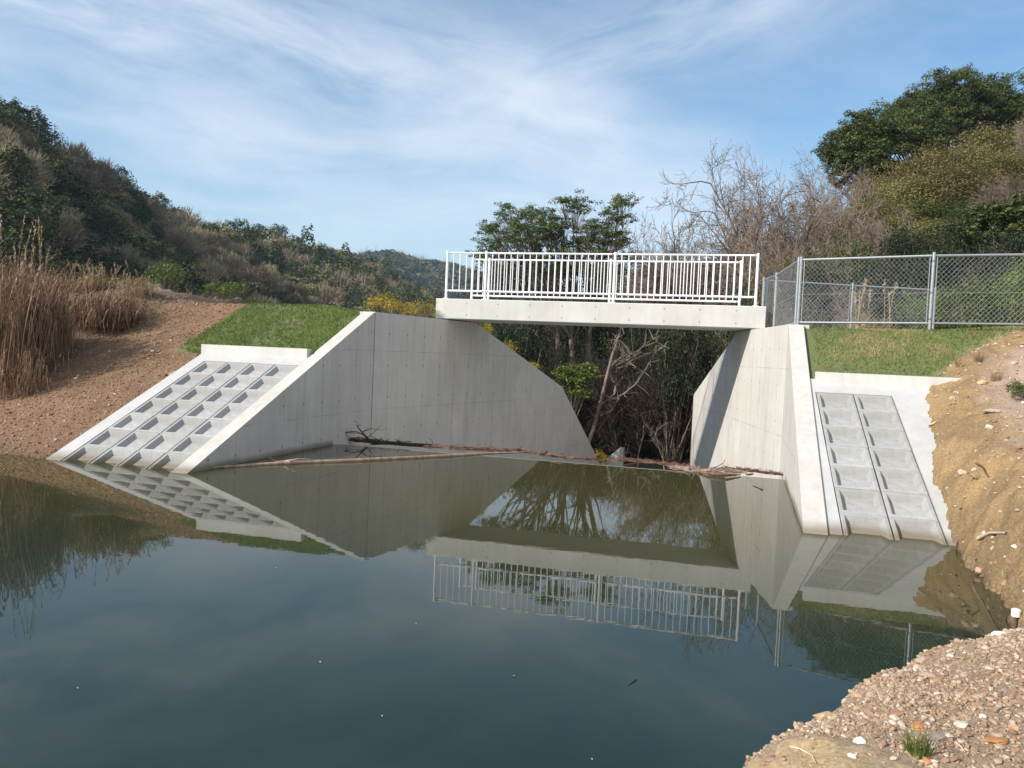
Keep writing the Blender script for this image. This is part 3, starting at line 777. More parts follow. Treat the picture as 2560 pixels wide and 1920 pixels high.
_bb = {}
def extent(root):
    r = z = 0
    for ch in [root]+list(root.children):
        if ch.type != 'MESH': continue
        k = ch.data.name
        if k not in _bb:
            a = np.empty(len(ch.data.vertices)*3, np.float32); ch.data.vertices.foreach_get('co', a); a = a.reshape(-1, 3)
            _bb[k] = (np.percentile(np.hypot(a[:, 0], a[:, 1]), 97), np.percentile(a[:, 2], 99.95))
        r = max(r, _bb[k][0]); z = max(z, _bb[k][1])
    return r, z
def fit(root, px, d, top_py, hw_px, rz=0, sink=.1, minh=.6, zq=1.0, asp=0):
    """stand a plant on the ground at column px and distance d, its top at row top_py and hw_px half wide"""
    r, z = extent(root); p = at(px, top_py, d); g = th(p[0], p[1]); h = max(p[2]-g+sink, minh); s = hw_px*d/F_PX/r
    root.location = (p[0], p[1], g-sink); sz = h/(z*zq); s = max(s, asp*sz); root.scale = (s, s, sz); root.rotation_euler = (0, 0, rz)
    return root

def build_center_trees():
    rng = np.random.RandomState(11)
    # the wind-shaped evergreen behind the bridge: tall stems from the gully, flat leaf pads on top
    base = at(1425, 1000, 31.5); zb = th(base[0], base[1]); base[2] = zb
    targets = [(1235, 575), (1262, 540), (1275, 520), (1300, 560), (1330, 545), (1355, 560), (1380, 575), (1405, 560), (1430, 520), (1445, 508), (1405, 500), (1480, 570), (1510, 560), (1530, 530), (1555, 505), (1565, 500), (1540, 590), (1548, 608), (1250, 600), (1240, 620), (1290, 600), (1330, 600), (1370, 610), (1420, 600), (1470, 600), (1510, 610), (1225, 570), (1215, 605), (1345, 575), (1310, 585), (1465, 560), (1548, 545), (1500, 580), (1390, 590), (1275, 570), (1450, 590),
               (1215, 640), (1255, 665), (1320, 675), (1380, 670), (1430, 675), (1480, 670), (1530, 665), (1295, 615), (1345, 625), (1405, 630), (1445, 618), (1495, 625), (1525, 585), (1385, 550), (1310, 530), (1355, 535), (1260, 640), (1300, 650), (1350, 645), (1400, 655), (1450, 645), (1500, 650), (1230, 650), (1540, 640)]
    stems = []; rs = np.random.RandomState(4)
    fork = [at(1395, 905, 31.5), at(1438, 960, 31.4), at(1470, 900, 32.2)]
    main = []; lims = []; tips = []
    for k, f in enumerate(fork):
        b0 = base+np.array([(-.55, 0, .5)[k], (.1, -.1, .3)[k], -.2]); top = at((1385, 1430, 1478)[k], (760, 740, 740)[k], 31.6+.3*k)
        pts = np.array([b0, b0*.4+f*.6+rs.normal(0, .05, 3), f, f*.5+top*.5+rs.normal(0, .10, 3), top])
        main.append((pts-base, np.linspace(.15, .075, 5)*(1, .95, .8)[k]))
    for i, (px, py) in enumerate(targets):
        tp = at(px, py, 31.6+rs.uniform(-1.7, 1.7)); k = 0 if px < 1350 else (1 if px < 1450 else 2)
        if rs.rand() < .25: k = rs.randint(3)
        st = main[k][0][-1]+base if rs.rand() < .5 else main[k][0][3]+base
        mid = st*.5+tp*.5+np.array([0, 0, -.25])+rs.normal(0, .14, 3); m2 = st*.2+tp*.8+rs.normal(0, .10, 3)-[0, 0, .12]
        lims.append((np.array([st, mid, m2, tp])-base, np.array([.055, .034, .020, .010])))
        for j in range(15):
            dv = rs.normal(0, 1, 3)*[.31, .31, .11]; q = tp+dv; tips.append(q-base)
            lims.append((np.array([m2, (m2+q)/2+rs.normal(0, .05, 3), q])-base, np.array([.012, .008, .005])))
    V, F, t = clumps(np.array(tips), rng, 46, .24, .40, .088, .45)
    tree_from('windswept_tree', [main, lims], tips, BARK, (V, F, t, M_EVER), 'flat topped evergreen tree with layered leaf pads rising behind the white railing', 'tree', None, base, sides=(8, 4))
    # the leaning tree seen under the bridge
    b = at(1470, 1110, 27.0); b[2] = min(th(b[0], b[1]), b[2])-.2
    path = [(1470, 1110), (1487, 1060), (1507, 985), (1520, 930), (1533, 880), (1545, 850)]
    tr = (np.array([at(px, py, 27.0) for px, py in path])-b, np.array([.075, .070, .062, .055, .045, .036]))
    def pl(path, d, r): return (np.array([at(px, py, d+i*.1) for i, (px, py) in enumerate(path)])-b, np.linspace(r, .012, len(path)))
    l1 = [pl([(1507, 1010), (1535, 985), (1540, 950), (1541, 915), (1560, 905), (1585, 890), (1612, 860), (1634, 848)], 27.0, .055),
          pl([(1512, 1005), (1560, 985), (1590, 960), (1610, 930), (1625, 905)], 27.1, .045), pl([(1533, 880), (1536, 860), (1545, 845), (1560, 835)], 27, .05),
          pl([(1523, 920), (1545, 900), (1555, 890), (1585, 895), (1600, 880)], 27.3, .03), pl([(1500, 1040), (1530, 1025), (1545, 1000), (1541, 960)], 26.9, .035),
          pl([(1545, 850), (1560, 900), (1572, 905)], 27, .03), pl([(1600, 870), (1640, 855), (1660, 865)], 27.1, .02)]
    tw = []
    for (pp, rr) in l1:
        for j in range(14):
            i = rs.randint(1, len(pp)); q = pp[i]; q2 = q+rs.normal(0, .28, 3)+[0, 0, .15]; tw.append((np.array([q, (q+q2)/2+rs.normal(0, .05, 3), q2]), np.array([.010, .007, .004])))
    root = tree_from('leaning_tree', [[tr], l1, tw], None, BARK_MID, None, 'leaning bare tree with crooked pale branches under the footbridge', 'tree', None, b, sides=(9, 6, 3), split=1, twig_mat=BARK_PALE)

def bush_mesh(seed, rx, ry, h, n, k, size, w=.4, flat=.6, rad=None, lump=5):
    """a bush: leaf clumps over several overlapping mounds, with stems"""
    rng = np.random.RandomState(seed)
    cs = np.stack([rng.uniform(-.55, .55, lump)*rx, rng.uniform(-.55, .55, lump)*ry, rng.uniform(.42, .68, lump)*h], 1); rs_ = rng.uniform(.45, .62, lump)
    pick = rng.randint(0, lump, n); q = nrm(rng.normal(0, 1, (n, 3))); q[:, 2] = np.where(q[:, 2] < -.5, -q[:, 2], q[:, 2])
    C = cs[pick]+q*rs_[pick][:, None]*np.array([rx, ry, h*.72])*rng.uniform(.62, 1.05, (n, 1))
    C[:, 2] = np.maximum(C[:, 2], .08*h)
    V, F, t = clumps(C, rng, k, rad or .16*h, flat, size, w)
    st = []
    for i in range(26):
        e = C[rng.randint(n)]; b0 = np.array([rng.normal(0, .12*rx), rng.normal(0, .12*ry), -.15]); m = b0*.5+e*.5+rng.normal(0, .06*h, 3)
        st.append((np.array([b0, m, e]), np.array([.018, .012, .006])*h/1.5))
    return st, (V, F, t)
def bush(name, seed, mat, label, cat, group, loc, rx, ry, h, n, k, size, w=.4, rz=0, bark=BARK, **kw):
    st, (V, F, t) = bush_mesh(seed, rx, ry, h, n, k, size, w, **kw)
    return tree_from(name, [st], None, bark, (V, F, t, mat), label, cat, group, loc, rz, sides=(4,))

def build_understory():
    rs = np.random.RandomState(21)
    G = 'bushes filling the gully behind the spillway'
    protos = {}
    # (px, py of its middle, distance, radius, height, kind)
    spots = [(1300, 800, 30, 1.9, 3.4, 'd'), (1250, 840, 26, 1.3, 2.2, 'e'), (1360, 850, 35, 2.0, 3.6, 'd'), (1450, 830, 37, 2.2, 4.0, 'd'), (1560, 830, 33, 1.9, 3.4, 'd'), (1640, 850, 31, 1.7, 3.0, 'd'),
             (1700, 830, 29, 1.6, 3.0, 'e'), (1760, 850, 30, 1.6, 3.2, 'o'), (1600, 930, 34, 1.8, 3.0, 'd'), (1690, 930, 33, 1.8, 3.2, 'd'), (1520, 760, 40, 2.4, 4.4, 'd'), (1330, 740, 38, 2.1, 4.6, 'd'), (1240, 720, 36, 1.7, 4.4, 'd'),
             (1420, 700, 40, 2.3, 4.6, 'e'), (1620, 720, 38, 2.2, 4.6, 'd'), (1700, 720, 36, 2.0, 4.2, 'o'), (1780, 720, 36, 2.0, 4.4, 'd'), (1200, 690, 42, 1.2, 4.0, 'e'), (1500, 690, 44, 2.6, 5.0, 'd'),
             (1560, 1000, 36, 1.7, 2.4, 'd'), (1640, 1010, 38, 1.8, 2.2, 'd'), (1720, 1020, 36, 1.6, 2.4, 'd'), (1850, 760, 30, 1.6, 3.4, 'o'), (1460, 960, 40, 2.0, 3.0, 'd'), (1390, 960, 37, 1.8, 3.0, 'd')]
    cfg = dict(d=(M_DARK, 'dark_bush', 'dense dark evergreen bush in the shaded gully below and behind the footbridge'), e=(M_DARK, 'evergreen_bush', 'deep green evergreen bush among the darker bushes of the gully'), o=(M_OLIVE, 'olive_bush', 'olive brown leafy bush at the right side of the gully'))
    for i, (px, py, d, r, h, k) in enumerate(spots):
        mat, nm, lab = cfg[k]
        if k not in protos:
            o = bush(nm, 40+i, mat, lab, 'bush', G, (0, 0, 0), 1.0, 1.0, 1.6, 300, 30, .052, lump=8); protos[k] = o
        else: o = copy_tree(protos[k])
        fit(o, px, d, max(py-1923*h*.40/d, 745 if d < 39 else 690), r*F_PX/d, rs.uniform(0, 6.28), .15)
    # leafless brush between them
    for i, (px, py, d, hw) in enumerate([(1340, 790, 30, 95), (1480, 815, 31, 120), (1570, 825, 30, 130), (1640, 815, 31, 120), (1720, 800, 29, 100), (1600, 890, 30, 130), (1680, 930, 30, 110), (1530, 930, 31, 120), (1400, 900, 30, 80), (1300, 700, 36, 110), (1400, 690, 38, 120), (1500, 680, 37, 120), (1580, 690, 36, 120), (1660, 680, 36, 110), (1740, 670, 35, 110), (1790, 640, 33, 90)]):
        if i == 0:
            lv, tp = bare_tree(66, 3.0, (.1, 0), .75, 4)
            pr = tree_from('bare_shrub', lv, tp, TWIG_DARK, None, 'leafless brown brush between the dark bushes of the gully', 'shrub', 'leafless brush in the gully', (0, 0, 0), twig_mat=TWIG_DARK, split=1); o = pr
        else: o = copy_tree(pr)
        fit(o, px, d, py, hw, rs.uniform(0, 6.28))
    # the brighter shrub at the foot of the trunks
    p = at(1445, 960, 26.0); g_ = th(p[0], p[1])
    st, (V, F, t) = bush_mesh(77, .8, .7, 1.7, 110, 20, .10, .5, flat=.35, rad=.30, lump=6)
    o = tree_from('bright_shrub', [st], None, BARK, (V, F, t, M_GREEN), 'bright green leafy shrub below the trunks, left of the leaning tree', 'shrub', None, (p[0]-.1, p[1], p[2]-.95), 0, sides=(4,))
    # thin bare saplings in the gully
    for i, (px, py, d, h) in enumerate([(1600, 1080, 29, 2.6), (1640, 1075, 31, 3.4), (1550, 1090, 30, 2.4), (1690, 1080, 30, 3.0), (1575, 1085, 33, 3.8), (1665, 1090, 27, 2.2)]):
        if i == 0:
            spec = [dict(ln=1.5, n=7, wob=.14, trop=.1, kids=4, ang=.6, start=.35, taper=.6), dict(ln=.7, n=5, wob=.2, trop=.08, kids=5, ang=.7, start=.2), dict(ln=.35, n=3, wob=.2, trop=.05, kids=3, ang=.7, start=.2), dict(ln=.2, n=2, wob=.2, trop=0, kids=0, ang=.7, start=.1)]
            lv, tp = grow(61, (0, 0, -.1), (.1, 0, 1), spec, .028)
            pr = tree_from('bare_sapling', lv, tp, BARK_PALE, None, 'thin pale bare sapling in the dark gully behind the sill', 'sapling', 'bare saplings in the gully', (0, 0, 0), split=1, twig_mat=BARK_PALE)
            o = pr
        else: o = copy_tree(pr)
        put(o, px, py, d, h/2.4, rs.uniform(0, 6))
build_center_trees(); build_understory()

def dome(seed, name, label, px, py, d, rx, rz_, mat, n=520, k=40, size=.20, group='trees on the hill behind the fence', bark=None, nl=40):
    bark = bark or BARK
    """a broad crown of leaf clumps on spreading limbs, its middle at (px, py, d)"""
    r_ = np.random.RandomState(seed)
    p = at(px, py, d); g_ = th(p[0], p[1]); hc = max(p[2]-g_, 2.0)
    q = nrm(r_.normal(0, 1, (n, 3))); q[:, 2] = np.where(q[:, 2] < -.45, -q[:, 2]*.6, q[:, 2])
    lump = 1+.22*np.sin(q[:, 0]*5+seed)*np.sin(q[:, 1]*4.3+1)+.10*np.sin(q[:, 2]*9+q[:, 0]*6)
    C = q*lump[:, None]*np.array([rx, rx*.85, rz_])*r_.uniform(.70, 1.0, (n, 1))+[0, 0, hc]
    V, F, t = clumps(C, r_, k, rx*.115, .55, size, .42)
    tr = [(np.array([[0, 0, -.4], [.1, 0, hc*.4], [.0, .1, hc*.75], [0, 0, hc]]), np.array([.30, .25, .2, .14])*rx/4.3)]
    li = [(np.array([[0, 0, hc*.55], C[j]*.5+[0, 0, hc*.3], C[j]]), np.array([.10, .06, .02])*rx/4.3) for j in r_.choice(n, nl, False)]
    return tree_from(name, [tr, li], None, bark, (V, F, t, mat), label, 'tree', group, (p[0], p[1], g_), sides=(8, 4))
def build_canopy():
    G = 'dark trees crowding behind the railing'
    for i, (px, py, d, rx, rz_, lab) in enumerate([(1255, 720, 60, 2.6, 2.2, 'dark tree behind the left bay of the railing'), (1350, 705, 63, 3.4, 2.2, 'dark tree behind the railing under the layered evergreen'), (1470, 710, 60, 3.5, 2.2, 'dark tree just left of the middle railing post'), (1590, 720, 58, 3.4, 2.1, 'dark tree just right of the middle railing post'), (1700, 720, 55, 3.2, 2.0, 'dark tree behind the right bay of the railing'), (1800, 715, 52, 2.8, 2.0, 'dark tree behind the right end post of the railing')]):
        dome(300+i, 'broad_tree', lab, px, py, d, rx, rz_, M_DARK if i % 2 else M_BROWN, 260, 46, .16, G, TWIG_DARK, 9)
build_canopy()

def build_right_hill():
    rs = np.random.RandomState(8); rng = np.random.RandomState(9)
    dome(1, 'evergreen_tree', 'great rounded dark green tree on the crest of the right hill', 2395, 285, 58, 4.5, 3.0, M_EVER, 800, 70, .17)
    dome(2, 'evergreen_tree', 'rounded dark green tree leaning down the skyline left of the great crest tree', 2205, 375, 54, 4.1, 2.6, M_EVER, 760, 70, .17)
    dome(3, 'evergreen_tree', 'dark green crown filling the hollow between the two big skyline trees', 2305, 335, 57, 3.7, 2.6, M_EVER, 620, 70, .17)
    dome(4, 'evergreen_tree', 'dark green crown at the right shoulder of the great crest tree', 2475, 300, 59, 2.7, 2.1, M_EVER, 420, 70, .17)
    dome(5, 'evergreen_tree', 'dark green tree tucked under the left end of the hill top crowns', 2165, 440, 52, 2.4, 1.8, M_EVER, 300, 60, .17)
    dome(6, 'evergreen_tree', 'deep green tree half hidden at the lower right of the hill', 2535, 640, 28, 1.7, 1.2, M_EVER, 280, 60, .14)
    # olive and brown leafy trees down the slope
    first = None
    sp = [(2300, 430, 49, 2.2), (2250, 500, 46, 2.0), (2360, 490, 45, 2.1), (2420, 400, 50, 2.0), (2330, 560, 41, 1.9), (2250, 590, 39, 1.7), (2420, 560, 40, 1.8), (2170, 540, 42, 1.7), (2120, 590, 38, 1.6), (2500, 500, 46, 1.9), (2380, 640, 34, 1.3), (2270, 650, 33, 1.2), (2470, 440, 50, 1.8), (2050, 620, 38, 1.5), (2190, 470, 47, 1.6), (2340, 420, 50, 2.3), (2455, 360, 53, 2.3), (2530, 430, 47, 2.0), (2290, 500, 43, 2.1), (2400, 480, 42, 2.2), (2490, 570, 36, 1.8), (2540, 340, 56, 2.2), (2210, 560, 40, 1.8), (2345, 610, 34, 1.6)]
    ol = ['olive bamboo like tree high on the slope under the dark crowns', 'olive leafy tree at the left flank of the slope', 'olive leafy tree in the middle of the slope', 'olive leafy tree close under the crest', 'olive leafy tree low in the middle of the slope', 'olive leafy bush above the fence corner',
          'olive leafy tree at the right foot of the slope', 'yellowish leafy tree beside the grey bare trees', 'brownish leafy bush at the foot of the bare trees', 'brown leafy tree near the right edge of the hill', 'green bush just above the front fence rail', 'green bush above the far fence', 'brown leafy tree below the crest near the right edge', 'brownish bush behind the right bridge end', 'yellowish leafy tree under the leaning crown', 'olive leafy tree filling the gap under the middle skyline crown', 'olive leafy tree under the right shoulder of the skyline crown', 'olive leafy tree at the right edge, half way up the hill', 'olive leafy tree left of the hill middle', 'broad olive leafy tree right of the hill middle', 'low green leafy tree near the right edge above the fence', 'olive leafy tree at the hill top by the right edge', 'olive leafy tree beside the bare brown trees', 'low olive bush above the far fence end']
    protos = {}
    for i, (px, py, d, r) in enumerate(sp):
        kk = 'g' if i in (4, 6, 10, 11, 20) else 'o'
        if kk not in protos:
            o = bush('leafy_tree', 90+i, M_OLIVE if kk == 'o' else M_EVER, ol[i], 'tree', 'trees on the hill behind the fence', (0, 0, 0), 1.0, 1.0, 2.0, 560, 40, .066, .32, lump=10, flat=.8); protos[kk] = o
        else: o = copy_tree(protos[kk])
        o['label'] = ol[i]
        fit(o, px, d, py-F_PX*r*.75/d, r*1.05*F_PX/d, rs.uniform(0, 6.28))
    # bare winter trees
    bl = [('wide bare grey tree with dark limbs against the sky, right of the bridge', 1890, 390, 36, 185), ('bare brown tree between the grey bare tree and the evergreens', 2060, 425, 38, 160), ('low bare tree behind the right end of the railing', 1790, 575, 40, 120),
          ('spreading bare tree on the skyline left of the olive trees', 2120, 430, 44, 130), ('pale bare tree with spreading limbs near the right edge', 2490, 440, 37, 120), ('bare tree on the hill top at the right edge', 2590, 200, 52, 60),
          ('bare tree low on the slope behind the fence corner', 2020, 560, 30, 110), ('small bare tree at the left end of the bare wood', 1760, 610, 46, 90), ('pale bare tree filling the right edge of the slope', 2590, 470, 38, 110), ('bare brown tree standing before the middle of the slope', 2180, 540, 34, 90),
          ('bare grey tree rising behind the railing post', 1840, 480, 41, 140), ('bare tree behind the far fence', 2110, 680, 22, 70), ('bare brown tree filling the gap above the olive bush', 1975, 460, 33, 150), ('brown bare tree below the crest, left of the pale one', 2420, 500, 42, 70), ('bare tree low beside the bridge end', 1890, 590, 29, 90)]
    pr = []
    for i, (lab, px, py, d, hw) in enumerate(bl):
        if len(pr) < 3:
            lv, tp = bare_tree(70+i, 5.0, (rs.uniform(-.3, .1), 0), .6+.05*i)
            o = tree_from('bare_tree', lv, tp, BARK_MID if i == 1 else BARK_DARK, None, lab, 'tree', 'bare winter trees on the right bank', (0, 0, 0), twig_mat=TWIG, split=1); pr.append(o)
        else: o = copy_tree(pr[(1, 0, 2)[i % 3]])
        o['label'] = lab
        fit(o, px, d, py, hw, rs.uniform(0, 6.28), asp=.78 if i != 5 else .45)
    # bushes and bamboo grass behind the fences
    bb = [(2330, 760, 19.5, .9, 1.5, 'g'), (2450, 740, 19, 1.1, 1.9, 'e'), (2540, 740, 18, 1.0, 1.8, 'g'), (2230, 700, 23, 1.3, 2.2, 'd'), (2080, 700, 25, 1.4, 2.4, 'd'), (1960, 740, 25, 1.1, 1.8, 'o'), (2390, 690, 24, 1.3, 2.4, 'd'), (2520, 650, 26, 1.4, 2.6, 'd'), (1890, 740, 26, 1.2, 2.0, 'd'), (2150, 640, 30, 1.5, 2.6, 'e'), (2300, 640, 29, 1.5, 2.8, 'd'), (2450, 610, 31, 1.5, 2.6, 'd'), (2000, 660, 31, 1.5, 2.6, 'o'), (2600, 690, 20, 1.2, 2.2, 'e')]
    lb = ['bright green bush seen through the front fence right of the post', 'green bush behind the front fence near the right edge', 'bright green bamboo grass clump at the right edge behind the fence', 'dark bush above the dry grass behind the fences', 'dark bush left of the far fence middle post', 'olive bush behind the fence corner',
          'dark bush behind the double fence posts', 'dark hollow bush high behind the fence at the right edge', 'dark bush beside the bridge end behind the fence', 'green bush above the fence top rail, left', 'dark bush above the fence top rail, middle', 'dark bush above the fence top rail, right', 'olive bush under the bare trees', 'green bush cut by the right edge']
    pb = {}
    for i, (px, py, d, r, h, k) in enumerate(bb):
        mat = dict(d=M_DARK, e=M_EVER, g=M_GREEN, o=M_OLIVE)[k]
        if k not in pb: o = bush('hill_bush', 130+i, mat, '', 'bush', 'bushes behind the fences', (0, 0, 0), 1.0, 1.0, 1.6, 300, 30, .052, lump=8); pb[k] = o
        else: o = copy_tree(pb[k])
        tag(o, lb[i], 'bush', 'bushes behind the fences')
        fit(o, px, d, py-F_PX*h*.42/d, r*1.05*F_PX/d, rs.uniform(0, 6.28))
build_right_hill()

# ------------------------------------------------------------------ the wooded hills on the left and far away
M_HILL = leafmat('hill_wood', [(0, (.026, .036, .014)), (.25, (.062, .070, .022)), (.5, (.145, .132, .050)), (.72, (.205, .163, .095)), (1, (.25, .195, .14))], .8, 0, .1, vr=(.65, 1.4))
def hill_crown(seed, kind, n, size, nb=0):
    """a crown of radius about 1 with its base at 0; kind: dome / tall / bare"""
    r_ = np.random.RandomState(seed)
    q = nrm(r_.normal(0, 1, (n, 3))); q[:, 2] = np.where(q[:, 2] < -.3, -q[:, 2], q[:, 2])
    lump = 1+.25*np.sin(q[:, 0]*4.5+seed)*np.sin(q[:, 1]*5+seed*2)+.12*np.sin(q[:, 2]*8+seed)
    ax = dict(dome=(1, 1, .85), tall=(.75, .75, 1.35), bare=(1, 1, 1.0))[kind]
    P = q*lump[:, None]*np.array(ax)*r_.uniform(.6, 1.0, (n, 1))**.6+[0, 0, ax[2]*.85]
    t0 = dict(dome=.2, tall=.12, bare=.85)[kind]
    t = np.clip(t0+r_.normal(0, .10, n), 0, 1)
    if kind == 'bare':
        d = nrm(q+[0, 0, .5]+r_.normal(0, .35, (n, 3))); s = size*r_.uniform(.6, 1.4, (n, 1)); sd = nrm(np.cross(d, r_.normal(0, 1, (n, 3))))*.016
        V = np.stack([P-d*s-sd, P-d*s+sd, P+d*s+sd*.2, P+d*s-sd*.2], 1).reshape(-1, 3); F = np.arange(4*n).reshape(-1, 4)
        tl = np.repeat(t, 4)
        lb = [(np.array([[0, 0, -.3], P[j]*.55, P[j]]), np.array([.06, .035, .012])) for j in range(14)]
        V2, F2 = tubes([a for a, b in lb], [b for a, b in lb], 3)
        return np.concatenate([V, V2]), np.concatenate([F, F2+len(V)]), np.concatenate([tl, np.full(len(V2), .95)])
    V, F = leaves(P, nrm(q+[0, 0, .4]), np.full(n, size), r_, .75)
    return V, F, np.repeat(t, 4)
def scatter_hill(n, px0, px1, r_of, seed, step):
    rs = np.random.RandomState(seed); out = []
    while len(out) < n:
        px = rs.uniform(px0, px1); lo, hi = r_of(px); r = math.sqrt(rs.uniform(lo*lo, hi*hi)); x = (px-1280)/1923
        y = r/math.hypot(1, x); out.append((x*y, y, px, r))
    return np.array(out)
def build_hills():
    D = lambda px: (np.interp(px, [-900, 0, 500, 1100, 1600], [150, 165, 260, 380, 420]), np.interp(px, [-900, 0, 500, 1100, 1600], [55, 62, 95, 190, 240]))
    rs = np.random.RandomState(31)
    kinds = [('dome', 'evergreen_tree', 'dark rounded evergreen crown in the wood on the left hillside', 1500), ('tall', 'evergreen_tree', 'dark pointed evergreen crown in the wood on the left hillside', 1300), ('bare', 'bare_tree', 'grey brown leafless crown in the wood on the left hillside', 1700), ('dome', 'leafy_tree', 'olive leafy crown in the wood on the left hillside', 1500)]
    # individual crowns: the nearest ones and those on the skyline
    pr = {}
    def var(k, j):
        if (k, j) not in pr:
            kd, nm, lab, n = kinds[k]
            V, F, t = hill_crown(100+10*k+j, kd, n, .105 if kd != 'bare' else .16)
            if k == 3: t = np.clip(t+.30, 0, 1)
            me = mk(nm, V, F, M_HILL, tint=t); bpy.data.objects.remove(me) if False else None
            pr[(k, j)] = me; me['used'] = 0
        return pr[(k, j)]
    pts = scatter_hill(4000, -150, 1130, lambda px: (D(px)[1]*.95, D(px)[0]*1.04), 33, 0)
    # keep a spacing of about one crown
    keep = []; cell = {}
    for x, y, px, r in pts:
        d = 3.1+r*.006; key = (int(x//6), int(y//6)); ok = True
        for i in (-1, 0, 1):
            for j in (-1, 0, 1):
                for (a, b) in cell.get((key[0]+i, key[1]+j), ()):
                    if (a-x)**2+(b-y)**2 < d*d: ok = False
        if ok: cell.setdefault(key, []).append((x, y)); keep.append((x, y, px, r))
    keep = np.array(keep); z = terrain(keep[:, 0], keep[:, 1])
    hor = 875.7+(keep[:, 2]-1280)*.0436; py = hor-1923*(z+5-CAM_H)/keep[:, 1]
    vis = (py < np.interp(keep[:, 2], [-150, 0, 340, 520, 900, 1100], [650, 640, 720, 745, 770, 745])) & (keep[:, 2] > -40)
    zone = fbm(keep[:, 0]/22, keep[:, 1]/22)
    score = keep[:, 3]-120*(keep[:, 3] > .92*np.array([D(p)[0] for p in keep[:, 2]]))+np.where(vis, 0, 1e4)
    order = np.argsort(score); ind = set(order[:235].tolist())
    SV, SF, ST, sn = [], [], [], 0
    for i in range(len(keep)):
        x, y, px, r = keep[i]; zz = zone[i]
        sky = r > .90*D(px)[0]
        k = rs.choice(4, p=[.52, .26, .08, .14] if (zz < .45 or (sky and px < 700)) else ([.30, .12, .30, .28] if zz < .51 else [.14, .05, .42, .39]))
        R0 = rs.uniform(2.0, 3.6)*(1+.0010*r); hs = R0*rs.uniform(.75, 1.1)
        if i in ind:
            src = var(k, rs.randint(2))
            if not src['used']: o = src; src['used'] = 1
            else: o = src.copy(); COL.objects.link(o)
            kd, nm, lab, n = kinds[k]; tag(o, lab, 'tree', 'trees of the wooded hillside on the left')
            o.location = (x, y, z[i]-.3); o.scale = (R0, R0, hs); o.rotation_euler = (0, 0, rs.uniform(0, 6.28))
        else:
            n = int(np.interp(r, [80, 200, 380], [700, 420, 240])*(1 if vis[i] else .4))
            V, F, t = hill_crown(rs.randint(30), kinds[k][0], n, np.interp(r, [80, 380], [.145, .22]))
            if k == 3: t = np.clip(t+.30, 0, 1)
            a = rs.uniform(0, 6.28); ca, sa = math.cos(a), math.sin(a); V = V @ np.array([[ca, sa, 0], [-sa, ca, 0], [0, 0, 1]])*[R0, R0, hs]+[x, y, z[i]-.3]
            SV.append(V); SF.append(F+sn); ST.append(np.clip(t+rs.normal(0, .05), 0, 1)); sn += len(V)
    for o in pr.values():
        if 'used' in o:
            if not o['used']: bpy.data.objects.remove(o)
            else: del o['used']
    o = mk('hillside_wood', np.concatenate(SV), np.concatenate(SF), M_HILL, tint=np.concatenate(ST))
    tag(o, 'mass of smaller crowns filling the wood on the left hillside', 'wood', kind='stuff')
    # far ridge
    SV, SF, ST, sn = [], [], [], 0
    pts = scatter_hill(1500, 880, 1450, lambda px: (560, 960), 35, 0); z = terrain(pts[:, 0], pts[:, 1])
    for i in range(len(pts)):
        k = rs.choice([0, 0, 3, 3, 2]); V, F, t = hill_crown(rs.randint(20), kinds[k][0], 70, .55); R0 = rs.uniform(5, 9)
        V = V*[R0, R0, R0*.9]+[pts[i, 0], pts[i, 1], z[i]-1]; SV.append(V); SF.append(F+sn); ST.append(np.clip(t+(.3 if k == 3 else 0), 0, 1)); sn += len(V)
    o = mk('far_wood', np.concatenate(SV), np.concatenate(SF), M_HILL, tint=np.concatenate(ST))
    tag(o, 'hazy wood on the far blue ridge left of the railing', 'wood', kind='stuff')
build_hills()

